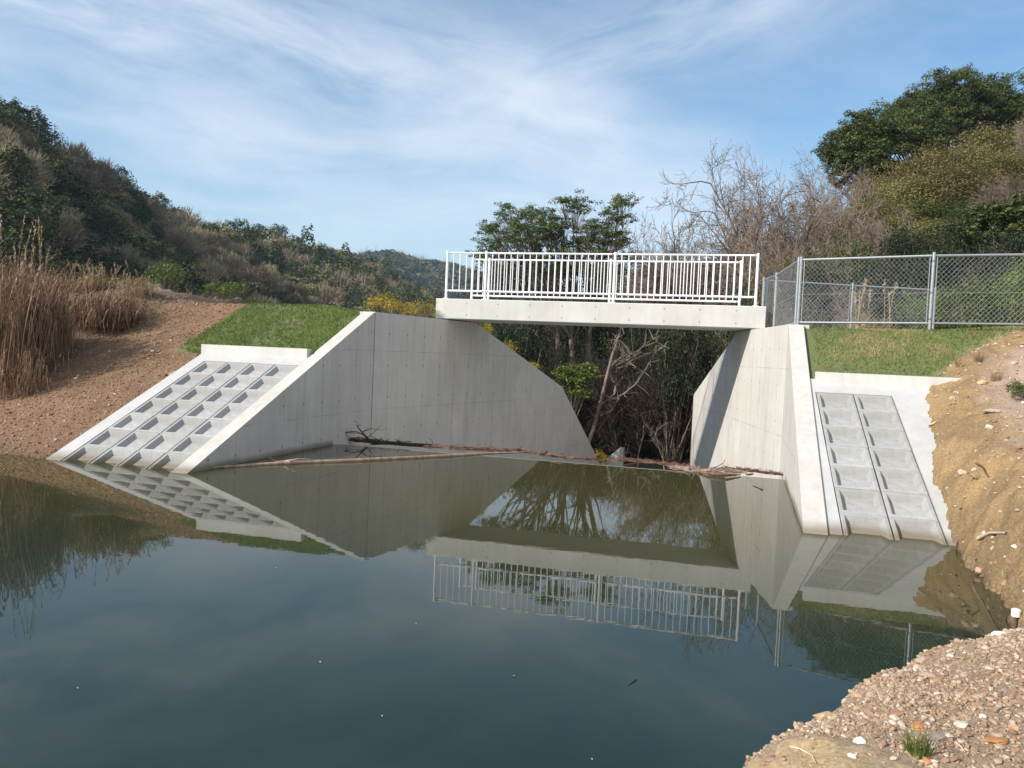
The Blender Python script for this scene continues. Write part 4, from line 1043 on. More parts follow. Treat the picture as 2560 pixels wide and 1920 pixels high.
# ------------------------------------------------------------------ turf, reeds, flowers
def ribbons(polys, widths, up=None):
    """flat tapering blades along polylines"""
    V, F, n = [], [], 0
    for p, w in zip(polys, widths):
        d = np.gradient(p, axis=0); s = nrm(np.cross(d, np.array([0.13, .21, 1.0]))); k = len(p)
        ww = (w*np.linspace(1, .15, k)**.7)[:, None]
        V.append(np.stack([p-s*ww, p+s*ww], 1).reshape(-1, 3)); i = np.arange(k-1)*2
        F.append(np.stack([i, i+1, i+3, i+2], 1)+n); n += 2*k
    return np.concatenate(V), np.concatenate(F)
def build_turf():
    rng = np.random.RandomState(41)
    def patch(name, label, poly, n, hmax, dry):
        poly = np.array(poly); lo, hi = poly.min(0), poly.max(0)
        uv = rng.uniform(lo-.12, hi+.12, (n*2, 2)); uw = uv.copy(); uv = uv+(np.stack([fbm(uv[:, 0]*4, uv[:, 1]*4), fbm(uv[:, 0]*4+40, uv[:, 1]*4)], 1)-.47)*.28; ins = np.zeros(len(uv), bool)
        for p, q in zip(poly, np.roll(poly, -1, 0)):
            c = ((p[1] > uv[:, 1]) != (q[1] > uv[:, 1])) & (uv[:, 0] < (q[0]-p[0])*(uv[:, 1]-p[1])/((q[1]-p[1]) if q[1] != p[1] else 1e-9)+p[0]); ins ^= c
        uv = np.where(uv[:, 1:] < -4.3, uv, uw)[ins]
        w = O_+uv[:, :1]*B_+uv[:, 1:]*A_; pn = fbm(w[:, 0]*2.1, w[:, 1]*2.1); keep = rng.rand(len(w)) < np.clip((pn-.25)*4, .35, 1); w = w[keep]; pn = pn[keep]; uv = uv[keep]
        z = terrain(w[:, 0], w[:, 1]); h = rng.uniform(.35, 1, len(w))*hmax; a = rng.uniform(0, 6.28, len(w)); wd = rng.uniform(.005, .011, len(w))
        dx = np.stack([np.cos(a), np.sin(a), 0*a], 1); ln = np.stack([rng.normal(0, .55, len(w)), rng.normal(0, .55, len(w)), np.ones(len(w))], 1)*h[:, None]
        b = np.stack([w[:, 0], w[:, 1], z-.01], 1)
        V = np.stack([b-dx*wd[:, None], b+dx*wd[:, None], b+ln], 1).reshape(-1, 3)
        t = np.clip(.40+.27*dry+(pn-.47)*1.9*(.4+dry)+rng.normal(0, .17, len(w))+dry*np.where(np.abs(uv[:, 0]-5.1-.3*np.sin(uv[:, 1]*2)) < .6, .22, 0), 0, 1)
        o = mk(name, V, np.arange(len(V)).reshape(-1, 3), M_GRASS, tint=np.repeat(t, 3)); tag(o, label, 'turf', kind='stuff')
    patch('turf', 'even green turf on the bank between the red soil and the concrete', [(-7.25, -4.3), (-6.6, -4.56), (-4.3, -4.56), (-4.3, -2.4), (-4.4, -.6), (-7.3, -.6), (-7.2, -2.2)], 30000, .07, .1)
    patch('turf', 'patchy yellowing turf on the bank below the chain link fence', [(4.22, -4.38), (5.75, -4.38), (6.1, -3.85), (6.6, -3.1), (7.5, -2.45), (8.0, -1.4), (4.25, -1.2)], 26000, .06, .8)
build_turf()

def reed_clump(seed, rx, ry, h, n, label, loc, droop=.55, plume=14, name='dry_reed_clump', mat=M_REED, tall=1.25, w=.010):
    r_ = np.random.RandomState(seed); root = empty(name, loc, label, 'reeds', None)
    polys = []; wd = []; t = []
    ns = max(20, n//5)
    for i in range(ns):
        a = r_.uniform(0, 6.28); q = math.sqrt(r_.rand()); b = np.array([math.cos(a)*rx*q*.9, math.sin(a)*ry*q*.9, -.1])
        lean = np.array([b[0]/rx, b[1]/ry, 0])*.32+r_.normal(0, .30, 3)*[1, 1, 0]; hh = h*r_.uniform(.5, 1.0)*(1-.22*q*q)
        s = np.linspace(0, 1, 6)[:, None]
        p = b+np.array([0, 0, 1])*hh*(s*1.06-s**3*.06*(1+droop*3*r_.rand()))+lean*hh*(.35*s+.65*s**2.5)+r_.normal(0, .015, (6, 3))
        polys.append(p); wd.append(w*.45); t.append(np.clip(r_.normal(.6, .2), 0, 1))
        for k in range(8):          # long arching leaves off the stem
            f = r_.uniform(.12, 1.0)*5; j0 = min(int(f), 4); q0 = p[j0]+(p[j0+1]-p[j0])*(f-j0); o2 = r_.normal(0, 1, 3)*[1, 1, 0]; o2 = o2/(np.linalg.norm(o2)+1e-6)*r_.uniform(.3, 1.05); s2 = np.linspace(0, 1, 5)[:, None]; ll = h*r_.uniform(.12, .32)
            polys.append(q0+o2*s2*ll*1.1+np.array([0, 0, 1])*ll*(r_.uniform(.3, 1.0)*s2-r_.uniform(.9, 2.1)*droop*1.4*s2**2)+r_.normal(0, .010, (5, 3))); wd.append(w*r_.uniform(.4, 1.0)); t.append(np.clip(r_.normal(.48, .34), 0, 1))
    V, F = ribbons(polys, wd)
    # tint per vertex
    tt = np.concatenate([np.full(2*len(p), x) for p, x in zip(polys, t)])
    mk('blades', V, F, mat, root, tint=tt)
    if plume:
        polys = []; rad = []; lv = []; lp = []
        for i in range(plume):
            a = r_.uniform(0, 6.28); q = math.sqrt(r_.rand())*.8; b = np.array([math.cos(a)*rx*q, math.sin(a)*ry*q, 0]); hh = h*r_.uniform(.95, tall); ln = r_.normal(0, .10, 3)*[1, 1, 0]
            s = np.linspace(0, 1, 5)[:, None]; p = b+np.array([0, 0, hh])*s+ln*hh*s*s; polys.append(p); rad.append(np.linspace(.008, .005, 5))
            m = 26; f = r_.uniform(.80, 1.0, m); ps = b+np.array([0, 0, hh])*f[:, None]+ln*hh*(f**2)[:, None]; lp.append(ps+r_.normal(0, .018, (m, 3)))
        V, F = tubes(polys, rad, 4); lp = np.concatenate(lp); V2, F2 = leaves(lp, r_.normal(0, 1, lp.shape), np.full(len(lp), .075), r_, .3, 3.0)
        mk('plumes', np.concatenate([V, V2]), np.concatenate([F, F2+len(V)]), mat, root, tint=np.concatenate([np.full(len(V), .75), np.full(len(V2), .85)]))
    return root
def build_reeds():
    def g(px, py, d):
        p = at(px, py, d); return (p[0], p[1], th(p[0], p[1])-.05)
    def fr(o, px, d, top, hw): fit(o, px, d, top, hw, 0, .05, zq=.80)
    fr(reed_clump(1, 1.25, 1.3, 2.6, 2600, 'tall tangled clump of dry brown reeds at the left edge', (0, 0, 0), .9, 7, tall=1.15, w=.024), 35, 13.9, 612, 125)
    fr(reed_clump(2, .8, .9, 2.3, 1300, 'dry reeds spilling over the red slope beside the dark hollow', (0, 0, 0), 1.0, 4, w=.022, tall=.95), 135, 14.6, 730, 65)
    fr(reed_clump(3, 1.2, 1.0, 1.75, 2000, 'lower rounded clump of dry reeds with upright plumes right of the hollow', (0, 0, 0), .85, 16, tall=1.35, w=.023), 262, 15.9, 688, 92)
    fr(reed_clump(4, .7, .6, 1.0, 600, 'small dry reed tuft at the foot of the dirt heap', (0, 0, 0), .7, 2, w=.015), 340, 17.2, 755, 42)
    fr(reed_clump(6, 1.3, 1.0, 2.4, 1500, 'dry reeds behind the tall clump, cut by the picture edge', (0, 0, 0), .6, 6, w=.016, tall=1.1), -60, 15.5, 615, 110)
    fr(reed_clump(9, 1.2, .9, 1.8, 1500, 'dry reeds behind the lower rounded clump, with thin upright plumes', (0, 0, 0), .7, 22, tall=1.35, w=.015), 225, 17.8, 690, 95)
    fr(reed_clump(10, .8, .8, 2.2, 1200, 'dry reeds between the tall clump and the rounded one, above the hollow', (0, 0, 0), .6, 4, w=.021, tall=1.05), 85, 15.6, 655, 80)
    fr(reed_clump(7, .9, .5, .75, 700, 'short dry reed litter along the foot of the tall clump', (0, 0, 0), .8, 0, w=.012), 45, 13.3, 870, 80)
    reed_clump(5, .55, .35, 1.1, 220, 'pale straw coloured dry grass standing behind the chain link fence', g(2180, 800, 17.0), .35, 8, mat=M_STRAW, name='dry_grass_clump', w=.008)
    reed_clump(8, 1.0, .3, .45, 260, 'short straw coloured grass along the far fence foot', g(2090, 800, 16.8), .7, 0, mat=M_STRAW, name='dry_grass_clump', w=.008)
    # dirt heap and green bushes on the crest
    r_ = np.random.RandomState(3); n = 40; a, b = np.meshgrid(np.linspace(-1, 1, n), np.linspace(-1, 1, n)); rr = np.sqrt(a*a+b*b)
    z = np.clip(1-rr, 0, 1)**.8*.38*(.6+.8*fbm(a*3+5, b*3+5))+(fbm(a*9, b*9)-.5)*.30*np.clip(1.2-rr, 0, 1)-.12
    V = np.stack([a*.95, b*.8, z], -1).reshape(-1, 3); i = np.arange(n-1)[:, None]*n+np.arange(n-1)[None]; F = np.stack([i, i+1, i+n+1, i+n], -1).reshape(-1, 4)
    p = g(378, 768, 18.6); o = mk('dirt_heap', V, F, simple('grey_dirt', (.17, .135, .10), .95, var=.4, scale=7), smooth=True, loc=p); tag(o, 'low heap of grey weathered dirt behind the top of the red soil slope', 'dirt heap')
    for (px, d, r, h, nm, lab, s, mat) in [(415, 21, .5, 1.05, 'green_shrub', 'yellow green rounded shrub standing highest behind the dirt heap', 1, M_GREEN), (350, 22, .55, .95, 'green_shrub', 'green shrub left of the yellow green one, beside the reeds', 2, M_EVER), (555, 20, .75, .6, 'green_shrub', 'low spreading green weeds behind the top corner of the turf', 3, M_GREEN), (475, 23, .6, .7, 'green_shrub', 'dull olive weeds between the two green shrubs', 4, M_OLIVE), (620, 21.5, .5, .45, 'green_shrub', 'small low weeds on the crest left of the yellow flowers', 5, M_EVER)]:
        bush(nm, 200+s, mat, lab, 'shrub', 'green shrubs on the dam crest', g(px, 760, d), r, r*.8, h, 130, 16, .05, .35, lump=6, bark=BARK)
    # yellow flowering clumps
    for (u, v, r, h, lab, s) in [(-4.45, .35, .62, .48, 'broad clump of yellow flowers on the wall top against the bridge end', 1), (-5.25, .5, .35, .5, 'small yellow flowering tuft at the left end of the flower clump', 2), (-4.0, -.15, .3, .35, 'sparse grey green weeds hanging over the wall under the deck corner', 6),
                                 (-3.35, 2.6, .33, .42, 'yellow flowering weeds at the top of the sloping wall end', 3), (-2.95, 4.0, .33, .42, 'yellow flowering weeds half way down the sloping wall end', 4), (-2.6, 5.3, .28, .32, 'thin flowering weeds low on the sloping wall end', 5)]:
        x, y, _ = L(u, v)
        bush('flower_clump', 220+s, M_YEL if s != 6 else M_OLIVE, lab, 'flowers', 'yellow flowers along the left wall', (x, y, th(x, y)-.05 if s != 6 else 2.45), r*1.15, r*.85, h*1.25, 150 if r > .5 else 80, 18, .032, .4, lump=6, rad=.10, flat=1.0)
    x, y, _ = L(.1, 10.6); p = at(1503, 1136, 27.5)
    bush('flower_clump', 231, M_YEL, 'yellow flowers at the foot of the left wall beside the small white wing wall', 'flowers', 'yellow flowers along the left wall', (p[0]-.1, p[1], p[2]-.45), .5, .4, .6, 90, 18, .05, .4, lump=5, rad=.12)
    # shrub and tufts on the right bank
    q = on_ground(2545, 1003, 1.5); bush('low_shrub', 240, M_EVER, 'small dark green shrub on the bare bank at the right edge', 'shrub', None, (q[0]+.06, q[1], q[2]-.03), .26, .22, .26, 90, 16, .028, .35, lump=5)
    def tuft(px, py, h, n, lab, s, mat=M_GRASS, name='grass_tuft', spread=.06):
        q = on_ground(px, py, .2); r2 = np.random.RandomState(s); polys = []; wd = []; t = []
        for i in range(n):
            a = r2.uniform(0, 6.28); b = np.array([math.cos(a), math.sin(a), 0])*spread*math.sqrt(r2.rand()); o = b*1.5+r2.normal(0, .25, 3)*[h, h, 0]; ss = np.linspace(0, 1, 5)[:, None]
            hh = h*r2.uniform(.5, 1); polys.append(b+np.array([0, 0, hh])*(ss*1.1-.25*ss**3)+o*ss*ss-[0, 0, .01]); wd.append(.0022); t.append(r2.uniform(.1, .7))
        V, F = ribbons(polys, wd); tt = np.concatenate([np.full(2*len(p), x) for p, x in zip(polys, t)])
        o = mk(name, V, F, mat, tint=tt, loc=q); tag(o, lab, 'grass tuft')
    tuft(2293, 1885, .12, 130, 'small green grass tuft in the foreground gravel', 1, spread=.045)
    tuft(2398, 918, .22, 60, 'brown dry tuft on top of the bank beside the turf', 2, M_REED); tuft(2446, 905, .2, 60, 'brown dry tuft on the bank near the fence', 3, M_REED); tuft(2490, 950, .2, 60, 'brown dry tuft left of the small shrub', 4, M_REED)
    tuft(2310, 985, .12, 40, 'thin green sprig at the edge of the concrete and the bank', 5, M_GRASS, spread=.03); tuft(2520, 1440, .12, 50, 'thin dry grass on the muddy bank at the right edge', 6, M_STRAW, spread=.08)
build_reeds()

# ------------------------------------------------------------------ stones and gravel
_ph = (1+5**.5)/2
ICO_V = nrm(np.array([(-1, _ph, 0), (1, _ph, 0), (-1, -_ph, 0), (1, -_ph, 0), (0, -1, _ph), (0, 1, _ph), (0, -1, -_ph), (0, 1, -_ph), (_ph, 0, -1), (_ph, 0, 1), (-_ph, 0, -1), (-_ph, 0, 1)], float))
ICO_F = np.array([(0, 11, 5), (0, 5, 1), (0, 1, 7), (0, 7, 10), (0, 10, 11), (1, 5, 9), (5, 11, 4), (11, 10, 2), (10, 7, 6), (7, 1, 8), (3, 9, 4), (3, 4, 2), (3, 2, 6), (3, 6, 8), (3, 8, 9), (4, 9, 5), (2, 4, 11), (6, 2, 10), (8, 6, 7), (9, 8, 1)])
def stonemat(name, cols, rough=.85):
    m, w, b = newmat(name); r = w.node('ShaderNodeValToRGB'); e = r.color_ramp
    while len(e.elements) < len(cols): e.elements.new(.5)
    for x, (p, c) in zip(e.elements, cols): x.position = p; x.color = tuple(c)+(1,)
    w.put(r.inputs[0], w.attr('tint')); tc = w.node('ShaderNodeTexCoord').outputs['Object']; n = w.noise(tc, 60, 4, .6)
    w.put(b.inputs['Base Color'], w.mix(w.rng(n, .4, .7, 0, .35), r.outputs[0], (.16, .10, .06, 1))); b.inputs['Roughness'].default_value = rough; b.inputs['Specular IOR Level'].default_value = .25
    w.put(b.inputs['Normal'], w.bump(n, .3, .004)); return m
M_GRAV = stonemat('gravel', [(0, (.19, .105, .06)), (.3, (.325, .215, .135)), (.6, (.445, .335, .235)), (.85, (.58, .50, .41)), (1, (.72, .68, .62))])
M_CHIP = stonemat('red_chippings', [(0, (.10, .048, .026)), (.4, (.23, .125, .065)), (.8, (.40, .26, .165)), (1, (.58, .48, .38))])
def pebbles(P, size, rng, tint, flat=.6):
    n = len(P); V = ICO_V[None]*(1+rng.uniform(-.28, .28, (n, 12, 1))); a = rng.uniform(0, 6.28, n)
    V = V*np.stack([rng.uniform(.75, 1.3, n), rng.uniform(.6, 1, n), rng.uniform(.35, .8, n)*flat/.6], 1)[:, None, :]
    b = rng.normal(0, .35, n); cb, sb = np.cos(b), np.sin(b)
    x = V[:, :, 0]*cb[:, None]+V[:, :, 2]*sb[:, None]; z = -V[:, :, 0]*sb[:, None]+V[:, :, 2]*cb[:, None]; y = V[:, :, 1]
    c, s = np.cos(a)[:, None], np.sin(a)[:, None]
    V = np.stack([x*c-y*s, x*s+y*c, z], -1)*size[:, None, None]+P[:, None, :]
    F = ICO_F[None]+12*np.arange(n)[:, None, None]
    return V.reshape(-1, 3), F.reshape(-1, 3), np.repeat(tint, 12)
def build_stones():
    rng = np.random.RandomState(51)
    # gravel of the near spit, denser along its edge
    n = 105000; u = rng.uniform(2.7, 6.2, n); v = rng.uniform(-14.6, -11.0, n); w = O_+u[:, None]*B_+v[:, None]*A_
    ln = land_dist(u, v); mudp = np.hypot((u-3.15)/1.0, (v+13.95)/1.0)
    keep = (ln > .01) & (rng.rand(n) < np.where(mudp < .5, .10, 1)*np.interp(fbm(w[:, 0]*3, w[:, 1]*3), [.3, .55], [.55, 1])); w = w[keep]; ln = ln[keep]; mudp = mudp[keep]
    s = np.clip(np.exp(rng.normal(math.log(.0047), .62, len(w))), .002, .022)*np.where(mudp < .5, .7, 1); z = terrain(w[:, 0], w[:, 1])
    t = np.clip(rng.beta(1.7, 2.6, len(w))*.85+.30*np.exp(-ln/.5)*rng.rand(len(w))+.02, 0, 1)
    V, F, t = pebbles(np.stack([w[:, 0], w[:, 1], z+s*.25], 1), s, rng, t)
    o = mk('gravel', V, F, M_GRAV, tint=t); tag(o, 'pale mixed gravel covering the spit in the foreground', 'gravel', kind='stuff')
    # crumbs and chips on the right bank
    n = 9000; u = rng.uniform(4.8, 10.5, n); v = rng.uniform(-11.2, -2.6, n); w = O_+u[:, None]*B_+v[:, None]*A_; ln = land_dist(u, v); keep = (ln > .03) & (rng.rand(n) < np.interp(ln, [0, .6, 1.4], [.35, .5, 1])); w = w[keep]; ln = ln[keep]
    s = np.clip(np.exp(rng.normal(math.log(.013), .5, len(w))), .005, .06); z = terrain(w[:, 0], w[:, 1])
    V, F, t = pebbles(np.stack([w[:, 0], w[:, 1], z+s*.2], 1), s, rng, np.clip(rng.beta(2, 2, len(w)), 0, 1))
    o = mk('bank_stones', V, F, M_GRAV, tint=t); tag(o, 'small stones and clods scattered over the ochre bank', 'stones', kind='stuff')
    # chips on the red slope
    n = 15000; u = rng.uniform(-9.6, -6.5, n); v = rng.uniform(-7.9, -1.0, n); keep = (u < np.where(v > -4.5, -7.2, -6.56)); u = u[keep]; v = v[keep]; w = O_+u[:, None]*B_+v[:, None]*A_
    s = np.clip(np.exp(rng.normal(math.log(.010), .5, len(w))), .004, .04); z = terrain(w[:, 0], w[:, 1])
    V, F, t = pebbles(np.stack([w[:, 0], w[:, 1], z+s*.2], 1), s, rng, np.clip(rng.beta(3, 2.4, len(w)), 0, 1))
    o = mk('slope_chippings', V, F, M_CHIP, tint=t); tag(o, 'reddish stone chippings over the bare soil slope', 'chippings', kind='stuff')
    # stones one can point at
    def stone(px, py, w_, d_, h_, rgb, lab, seed, name='stone', z0=.2, sink=.3):
        q = on_ground(px, py, z0); r2 = np.random.RandomState(seed)
        V = ICO_V; F = ICO_F
        for _ in range(2):   # subdivide
            e = {}; V = list(map(np.array, V)); nf = []
            def mid(a, b):
                k = (min(a, b), max(a, b))
                if k not in e: m = V[a]+V[b]; V.append(m/np.linalg.norm(m)); e[k] = len(V)-1
                return e[k]
            for a, b, c in F:
                x, y, z = mid(a, b), mid(b, c), mid(c, a); nf += [(a, x, z), (b, y, x), (c, z, y), (x, y, z)]
            F = np.array(nf); V = np.array(V)
        V = V*(1+(fbm(V[:, 0]*1.7+seed*3.1, V[:, 1]*1.7+V[:, 2]*2.3+seed)-.47)*.9)[:, None]
        for k in range(5):      # knock flat faces
            nn = nrm(r2.normal(0, 1, 3)); dd = r2.uniform(.55, .8); ex = np.maximum(V @ nn-dd, 0); V = V-ex[:, None]*nn*.85
        V = V*np.array([w_, d_, h_])/2; a = r2.uniform(-.5, .5); V = V @ np.array([[math.cos(a), math.sin(a), 0], [-math.sin(a), math.cos(a), 0], [0, 0, 1]])
        o = mk(name, V, F, simple('stone_'+str(seed), rgb, .85, var=.28, scale=22, spec=.2), smooth=False, loc=(q[0], q[1], q[2]+h_*(.5-sink))); tag(o, lab, 'stone')
    TAN = (.42, .29, .19); ORG = (.42, .205, .085); GRY = (.30, .235, .20); PALE = (.55, .48, .39); WHT = (.70, .67, .62)
    for a in [(2437, 1590, .082, .07, .075, (.50, .33, .22), 'rounded pinkish tan boulder at the tip of the gravel by the inlet', 1), (2135, 1680, .05, .05, .085, (.48, .36, .22), 'pointed tan stone standing up on the spit edge', 2), (2296, 1822, .085, .06, .03, ORG, 'orange flat stone above the green tuft', 3),
              (2341, 1846, .12, .05, .025, GRY, 'long grey flat stone right of the orange one', 4), (2401, 1818, .055, .05, .035, PALE, 'pale cream angular stone right of the long grey stone', 5), (2489, 1858, .105, .05, .03, ORG, 'wide orange slab lying at the lower right', 6), (2144, 1745, .075, .05, .04, TAN, 'blocky tan stone in the middle of the spit edge', 7),
              (2323, 1694, .075, .06, .035, (.45, .29, .19), 'tan flat stone below the pale stick', 8), (2245, 1788, .06, .05, .03, (.30, .17, .11), 'brown stone between the stick and the orange stone', 9), (2149, 1856, .05, .045, .035, WHT, 'whitish stone left of the green tuft', 10), (2062, 1800, .13, .10, .05, (.47, .35, .21), 'large dried mud clod beside the bare mud patch', 11),
              (2100, 1737, .085, .04, .045, (.58, .47, .36), 'long pale stone lying on the spit edge', 12), (2318, 1905, .05, .045, .03, ORG, 'small orange stone below the green tuft', 13), (2456, 1797, .035, .03, .025, WHT, 'white pebble in the right foreground', 14), (2533, 1822, .045, .04, .035, TAN, 'tan pebble at the right foreground edge', 15), (2130, 1894, .035, .03, .02, WHT, 'white chip at the bottom, left of the tuft', 16),
              (2334, 1912, .04, .03, .02, WHT, 'white chip at the bottom edge below the tuft', 17), (1925, 1900, .075, .04, .02, (.30, .19, .14), 'brown embedded stone in the bare mud patch', 18), (2006, 1782, .06, .05, .05, (.52, .38, .24), 'tan stone on the brink at the left of the spit', 19), (1958, 1808, .05, .045, .04, (.50, .36, .22), 'low tan stone on the brink above the mud patch', 20), (2500, 1592, .09, .06, .05, WHT, 'white angular stone at the gravel tip', 21)]:
        stone(*a)
    for a in [(2455, 960, .16, .10, .08, (.52, .36, .23), 'orange tan stone on the bank top above the pale rubble', 31), (2381, 1000, .10, .08, .08, (.50, .43, .33), 'pale stone embedded near the top of the bank face', 32), (2480, 1030, .26, .18, .05, (.40, .35, .30), 'patch like grey flat rock left of the shrub', 33), (2405, 1190, .09, .06, .08, (.50, .43, .31), 'pale stone in the middle of the bank face', 34), (2440, 1195, .12, .09, .06, (.32, .23, .14), 'brown clod beside the pale stone in the bank face', 35), (2535, 1370, .05, .04, .035, WHT, 'white pebble low on the muddy bank', 36), (2460, 1335, .05, .04, .04, PALE, 'cream pebble near the waterline of the bank', 37)]:
        stone(*a, z0=1.3)
    # white capped stake by the inlet
    q = on_ground(2538, 1560, .1); m2 = MB()
    root = empty('marker_stake', (q[0], q[1], q[2]-.05), 'white plastic capped stake standing at the water edge on the right', 'stake')
    m2.rod((0, 0, 0), (0, 0, .10), .012, 10); m2.build('stake', simple('stake_wood', (.10, .06, .045), .7), root)
    m2 = MB(); m2.rod((0, 0, .098), (0, 0, .145), .028, 14, .030); m2.rod((0, 0, .145), (0, 0, .152), .030, 14, .022); m2.build('cap', simple('white_plastic', (.82, .82, .80), .35, var=.02), root)
    q = on_ground(2550, 1008, 1.5); m2 = MB(); m2.rod((-.05, 0, .012), (.05, .01, .016), .014, 8, .011); o = m2.build('white_scrap', simple('scrap_plastic', (.85, .85, .83), .4, var=.02), loc=(q[0], q[1]-.12, th(q[0], q[1]-.12))); tag(o, 'white scrap lying under the small shrub at the right edge', 'scrap')
build_stones()

# ------------------------------------------------------------------ driftwood on the sill
def build_driftwood():
    rs = np.random.RandomState(61)
    PALEW = barkmat('drift_pale', (.22, .15, .11), (.50, .38, .29)); DARKW = barkmat('drift_dark', (.045, .028, .020), (.14, .09, .065)); REDW = barkmat('drift_red', (.085, .045, .032), (.26, .15, .11))
    def wpt(px, py, z=.0):
        r = CR*((px-1280)/F_PX)+CD*((py-960)/F_PX)+CF; t = (z-CAM_H)/r[2]; return np.array([r[0]*t, r[1]*t, z])
    # the long floating log
    px = [(512, 1170), (640, 1162), (760, 1156), (900, 1151), (1000, 1146), (1120, 1140), (1220, 1133), (1312, 1130)]
    pts = np.array([wpt(*q, .012) for q in px]); pts[:, 2] += rs.normal(0, .004, len(pts)); rad = np.array([.013, .025, .030, .032, .031, .028, .024, .015])
    root = empty('floating_log', pts[3], 'long thin pale log floating across the spillway from the left wall', 'log'); b = pts[3]
    V, F = tubes([pts-b], [rad], 12); mk('stem', V, F, PALEW, root, smooth=True)
    tw = []; q0 = wpt(716, 1152, .05)-b
    for e in [(.20, -.10, .05), (.12, -.25, .00), (-.28, .03, .04), (.35, .06, .03)]: tw.append((np.array([q0, q0+np.array(e)*.5+rs.normal(0, .02, 3), q0+np.array(e)]), np.array([.012, .010, .006])))
    V, F = tubes([a for a, c in tw], [c for a, c in tw], 5); mk('twig', V, F, PALEW, root)
    # dark forked branch against the wall
    b = wpt(928, 1107, .0); root = empty('forked_branch', b, 'dark forked branch sticking up from the debris against the left wall', 'branch')
    P = lambda px, py, dz=0: at(px, py, b[1]+dz)-b
    st = [(np.array([P(930, 1110), P(918, 1095), P(905, 1080), P(893, 1066)]), np.array([.022, .020, .015, .008])), (np.array([P(912, 1088), P(890, 1079), P(862, 1080)]), np.array([.012, .010, .006])), (np.array([P(930, 1110), P(990, 1108), P(1085, 1112)]), np.array([.022, .02, .014]))]
    V, F = tubes([a for a, c in st], [c for a, c in st], 7); mk('limb', V, F, DARKW, root, smooth=True)
    tw = []
    for i in range(16):
        s = st[rs.randint(3)][0]; q = s[rs.randint(1, len(s))]; e = rs.normal(0, 1, 3)*[.16, .1, .07]+[0, 0, .05]; tw.append((np.array([q, q+e*.5+rs.normal(0, .02, 3), q+e]), np.array([.007, .005, .003])))
    V, F = tubes([a for a, c in tw], [c for a, c in tw], 4); mk('twig', V, F, DARKW, root)
    # named pieces on the right half
    def piece(name, lab, px, rads, mat, z=.02):
        pts = np.array([wpt(x, y, z+dz) for x, y, dz in px]); b = pts[len(pts)//2].copy(); V, F = tubes([pts-b], [np.array(rads)], 8); o = mk(name, V, F, mat, smooth=True, loc=b); tag(o, lab, 'driftwood')
    piece('curved_stick', 'orange brown curved stick arching over the sill near the left wall end', [(1361, 1133, 0), (1380, 1136, .04), (1400, 1139, .05), (1416, 1146, .0)], [.018, .020, .018, .012], REDW)
    piece('curved_stick', 'second curved stick right of the orange brown one, lying in a loop', [(1423, 1147, 0), (1440, 1143, .04), (1462, 1147, .02), (1476, 1149, 0)], [.012, .014, .012, .008], REDW)
    piece('short_stub', 'dark stub of wood at the tip of the long log', [(1350, 1137, .0), (1362, 1132, .03), (1370, 1128, .06)], [.018, .018, .014], DARKW)
    piece('short_stub', 'dark rounded piece of wood among the twigs above the log tip', [(1284, 1125, 0), (1296, 1125, .02), (1304, 1126, 0)], [.02, .03, .015], DARKW)
    piece('floating_branch', 'brown split branch floating below the twigs at the right wall', [(1748, 1180, 0), (1780, 1184, .02), (1815, 1187, .02), (1852, 1187, 0)], [.018, .026, .024, .008], REDW)
    piece('floating_branch', 'short dark stick floating on the reflections in front of the sill', [(1590, 1188, 0), (1605, 1187, .0), (1625, 1185, 0)], [.007, .010, .007], DARKW, .005)
    piece('floating_branch', 'small brown chip of wood floating beside the right wall', [(1866, 1187, 0), (1875, 1186, .0), (1884, 1185, 0)], [.008, .020, .008], REDW, .005)
    piece('floating_branch', 'dark twig floating on the reflection of the right wall', [(1882, 1214, 0), (1895, 1219, .0), (1906, 1224, 0)], [.004, .007, .010], DARKW, .005)
    piece('thin_twig', 'thin bent twig leaning up on the right wall at the debris', [(1775, 1172, .0), (1795, 1165, .10), (1808, 1158, .16), (1812, 1150, .2)], [.006, .006, .005, .004], DARKW)
    # tangles of small twigs along the sill
    def tangle(name, lab, px, n, mat, spread, ln, h, r=.0055):
        pts = np.array([wpt(*q) for q in px]); polys = []; rad = []
        seg = pts[1:]-pts[:-1]; L_ = np.linalg.norm(seg, axis=1); cum = np.cumsum(L_)/L_.sum()
        for i in range(n):
            k = int(np.searchsorted(cum, rs.rand())); f = rs.rand(); q = pts[k]+seg[k]*f; al = seg[k]/L_[k]
            q = q+rs.normal(0, spread, 3)*[1, 1, 0]+[0, 0, abs(rs.normal(0, h))]; d = al*rs.choice([-1, 1])+rs.normal(0, .42, 3)*[1, 1, .5]; d = d/np.linalg.norm(d)*ln*rs.uniform(.3, 1.3)
            polys.append(np.array([q-d*.5, q+rs.normal(0, .018, 3), q+d*.5+rs.normal(0, .02, 3)])); rr = r*rs.uniform(.5, 1.7); rad.append(np.array([rr*.7, rr, rr*.5]))
        for p in polys: p[:, 2] = np.maximum(p[:, 2], .002)
        V, F = tubes(polys, rad, 4); o = mk(name, V, F, mat); tag(o, lab, 'driftwood', kind='stuff')
    tangle('twig_raft', 'dark twigs washed up against the left wall', [(838, 1101), (880, 1102), (930, 1107), (1000, 1113), (1090, 1119)], 330, DARKW, .045, .28, .022)
    tangle('twig_raft', 'reddish twigs along the sill behind the log tip', [(1080, 1118), (1160, 1124), (1240, 1127), (1300, 1129), (1345, 1134)], 240, REDW, .05, .26, .015)
    tangle('twig_raft', 'thin line of twigs on the sill in front of the white wing wall', [(1360, 1139), (1440, 1148), (1500, 1150), (1560, 1153)], 110, REDW, .035, .22, .008)
    tangle('twig_raft', 'reddish twigs in the middle of the right half of the sill', [(1560, 1151), (1620, 1157), (1680, 1163), (1720, 1170)], 260, REDW, .04, .22, .018)
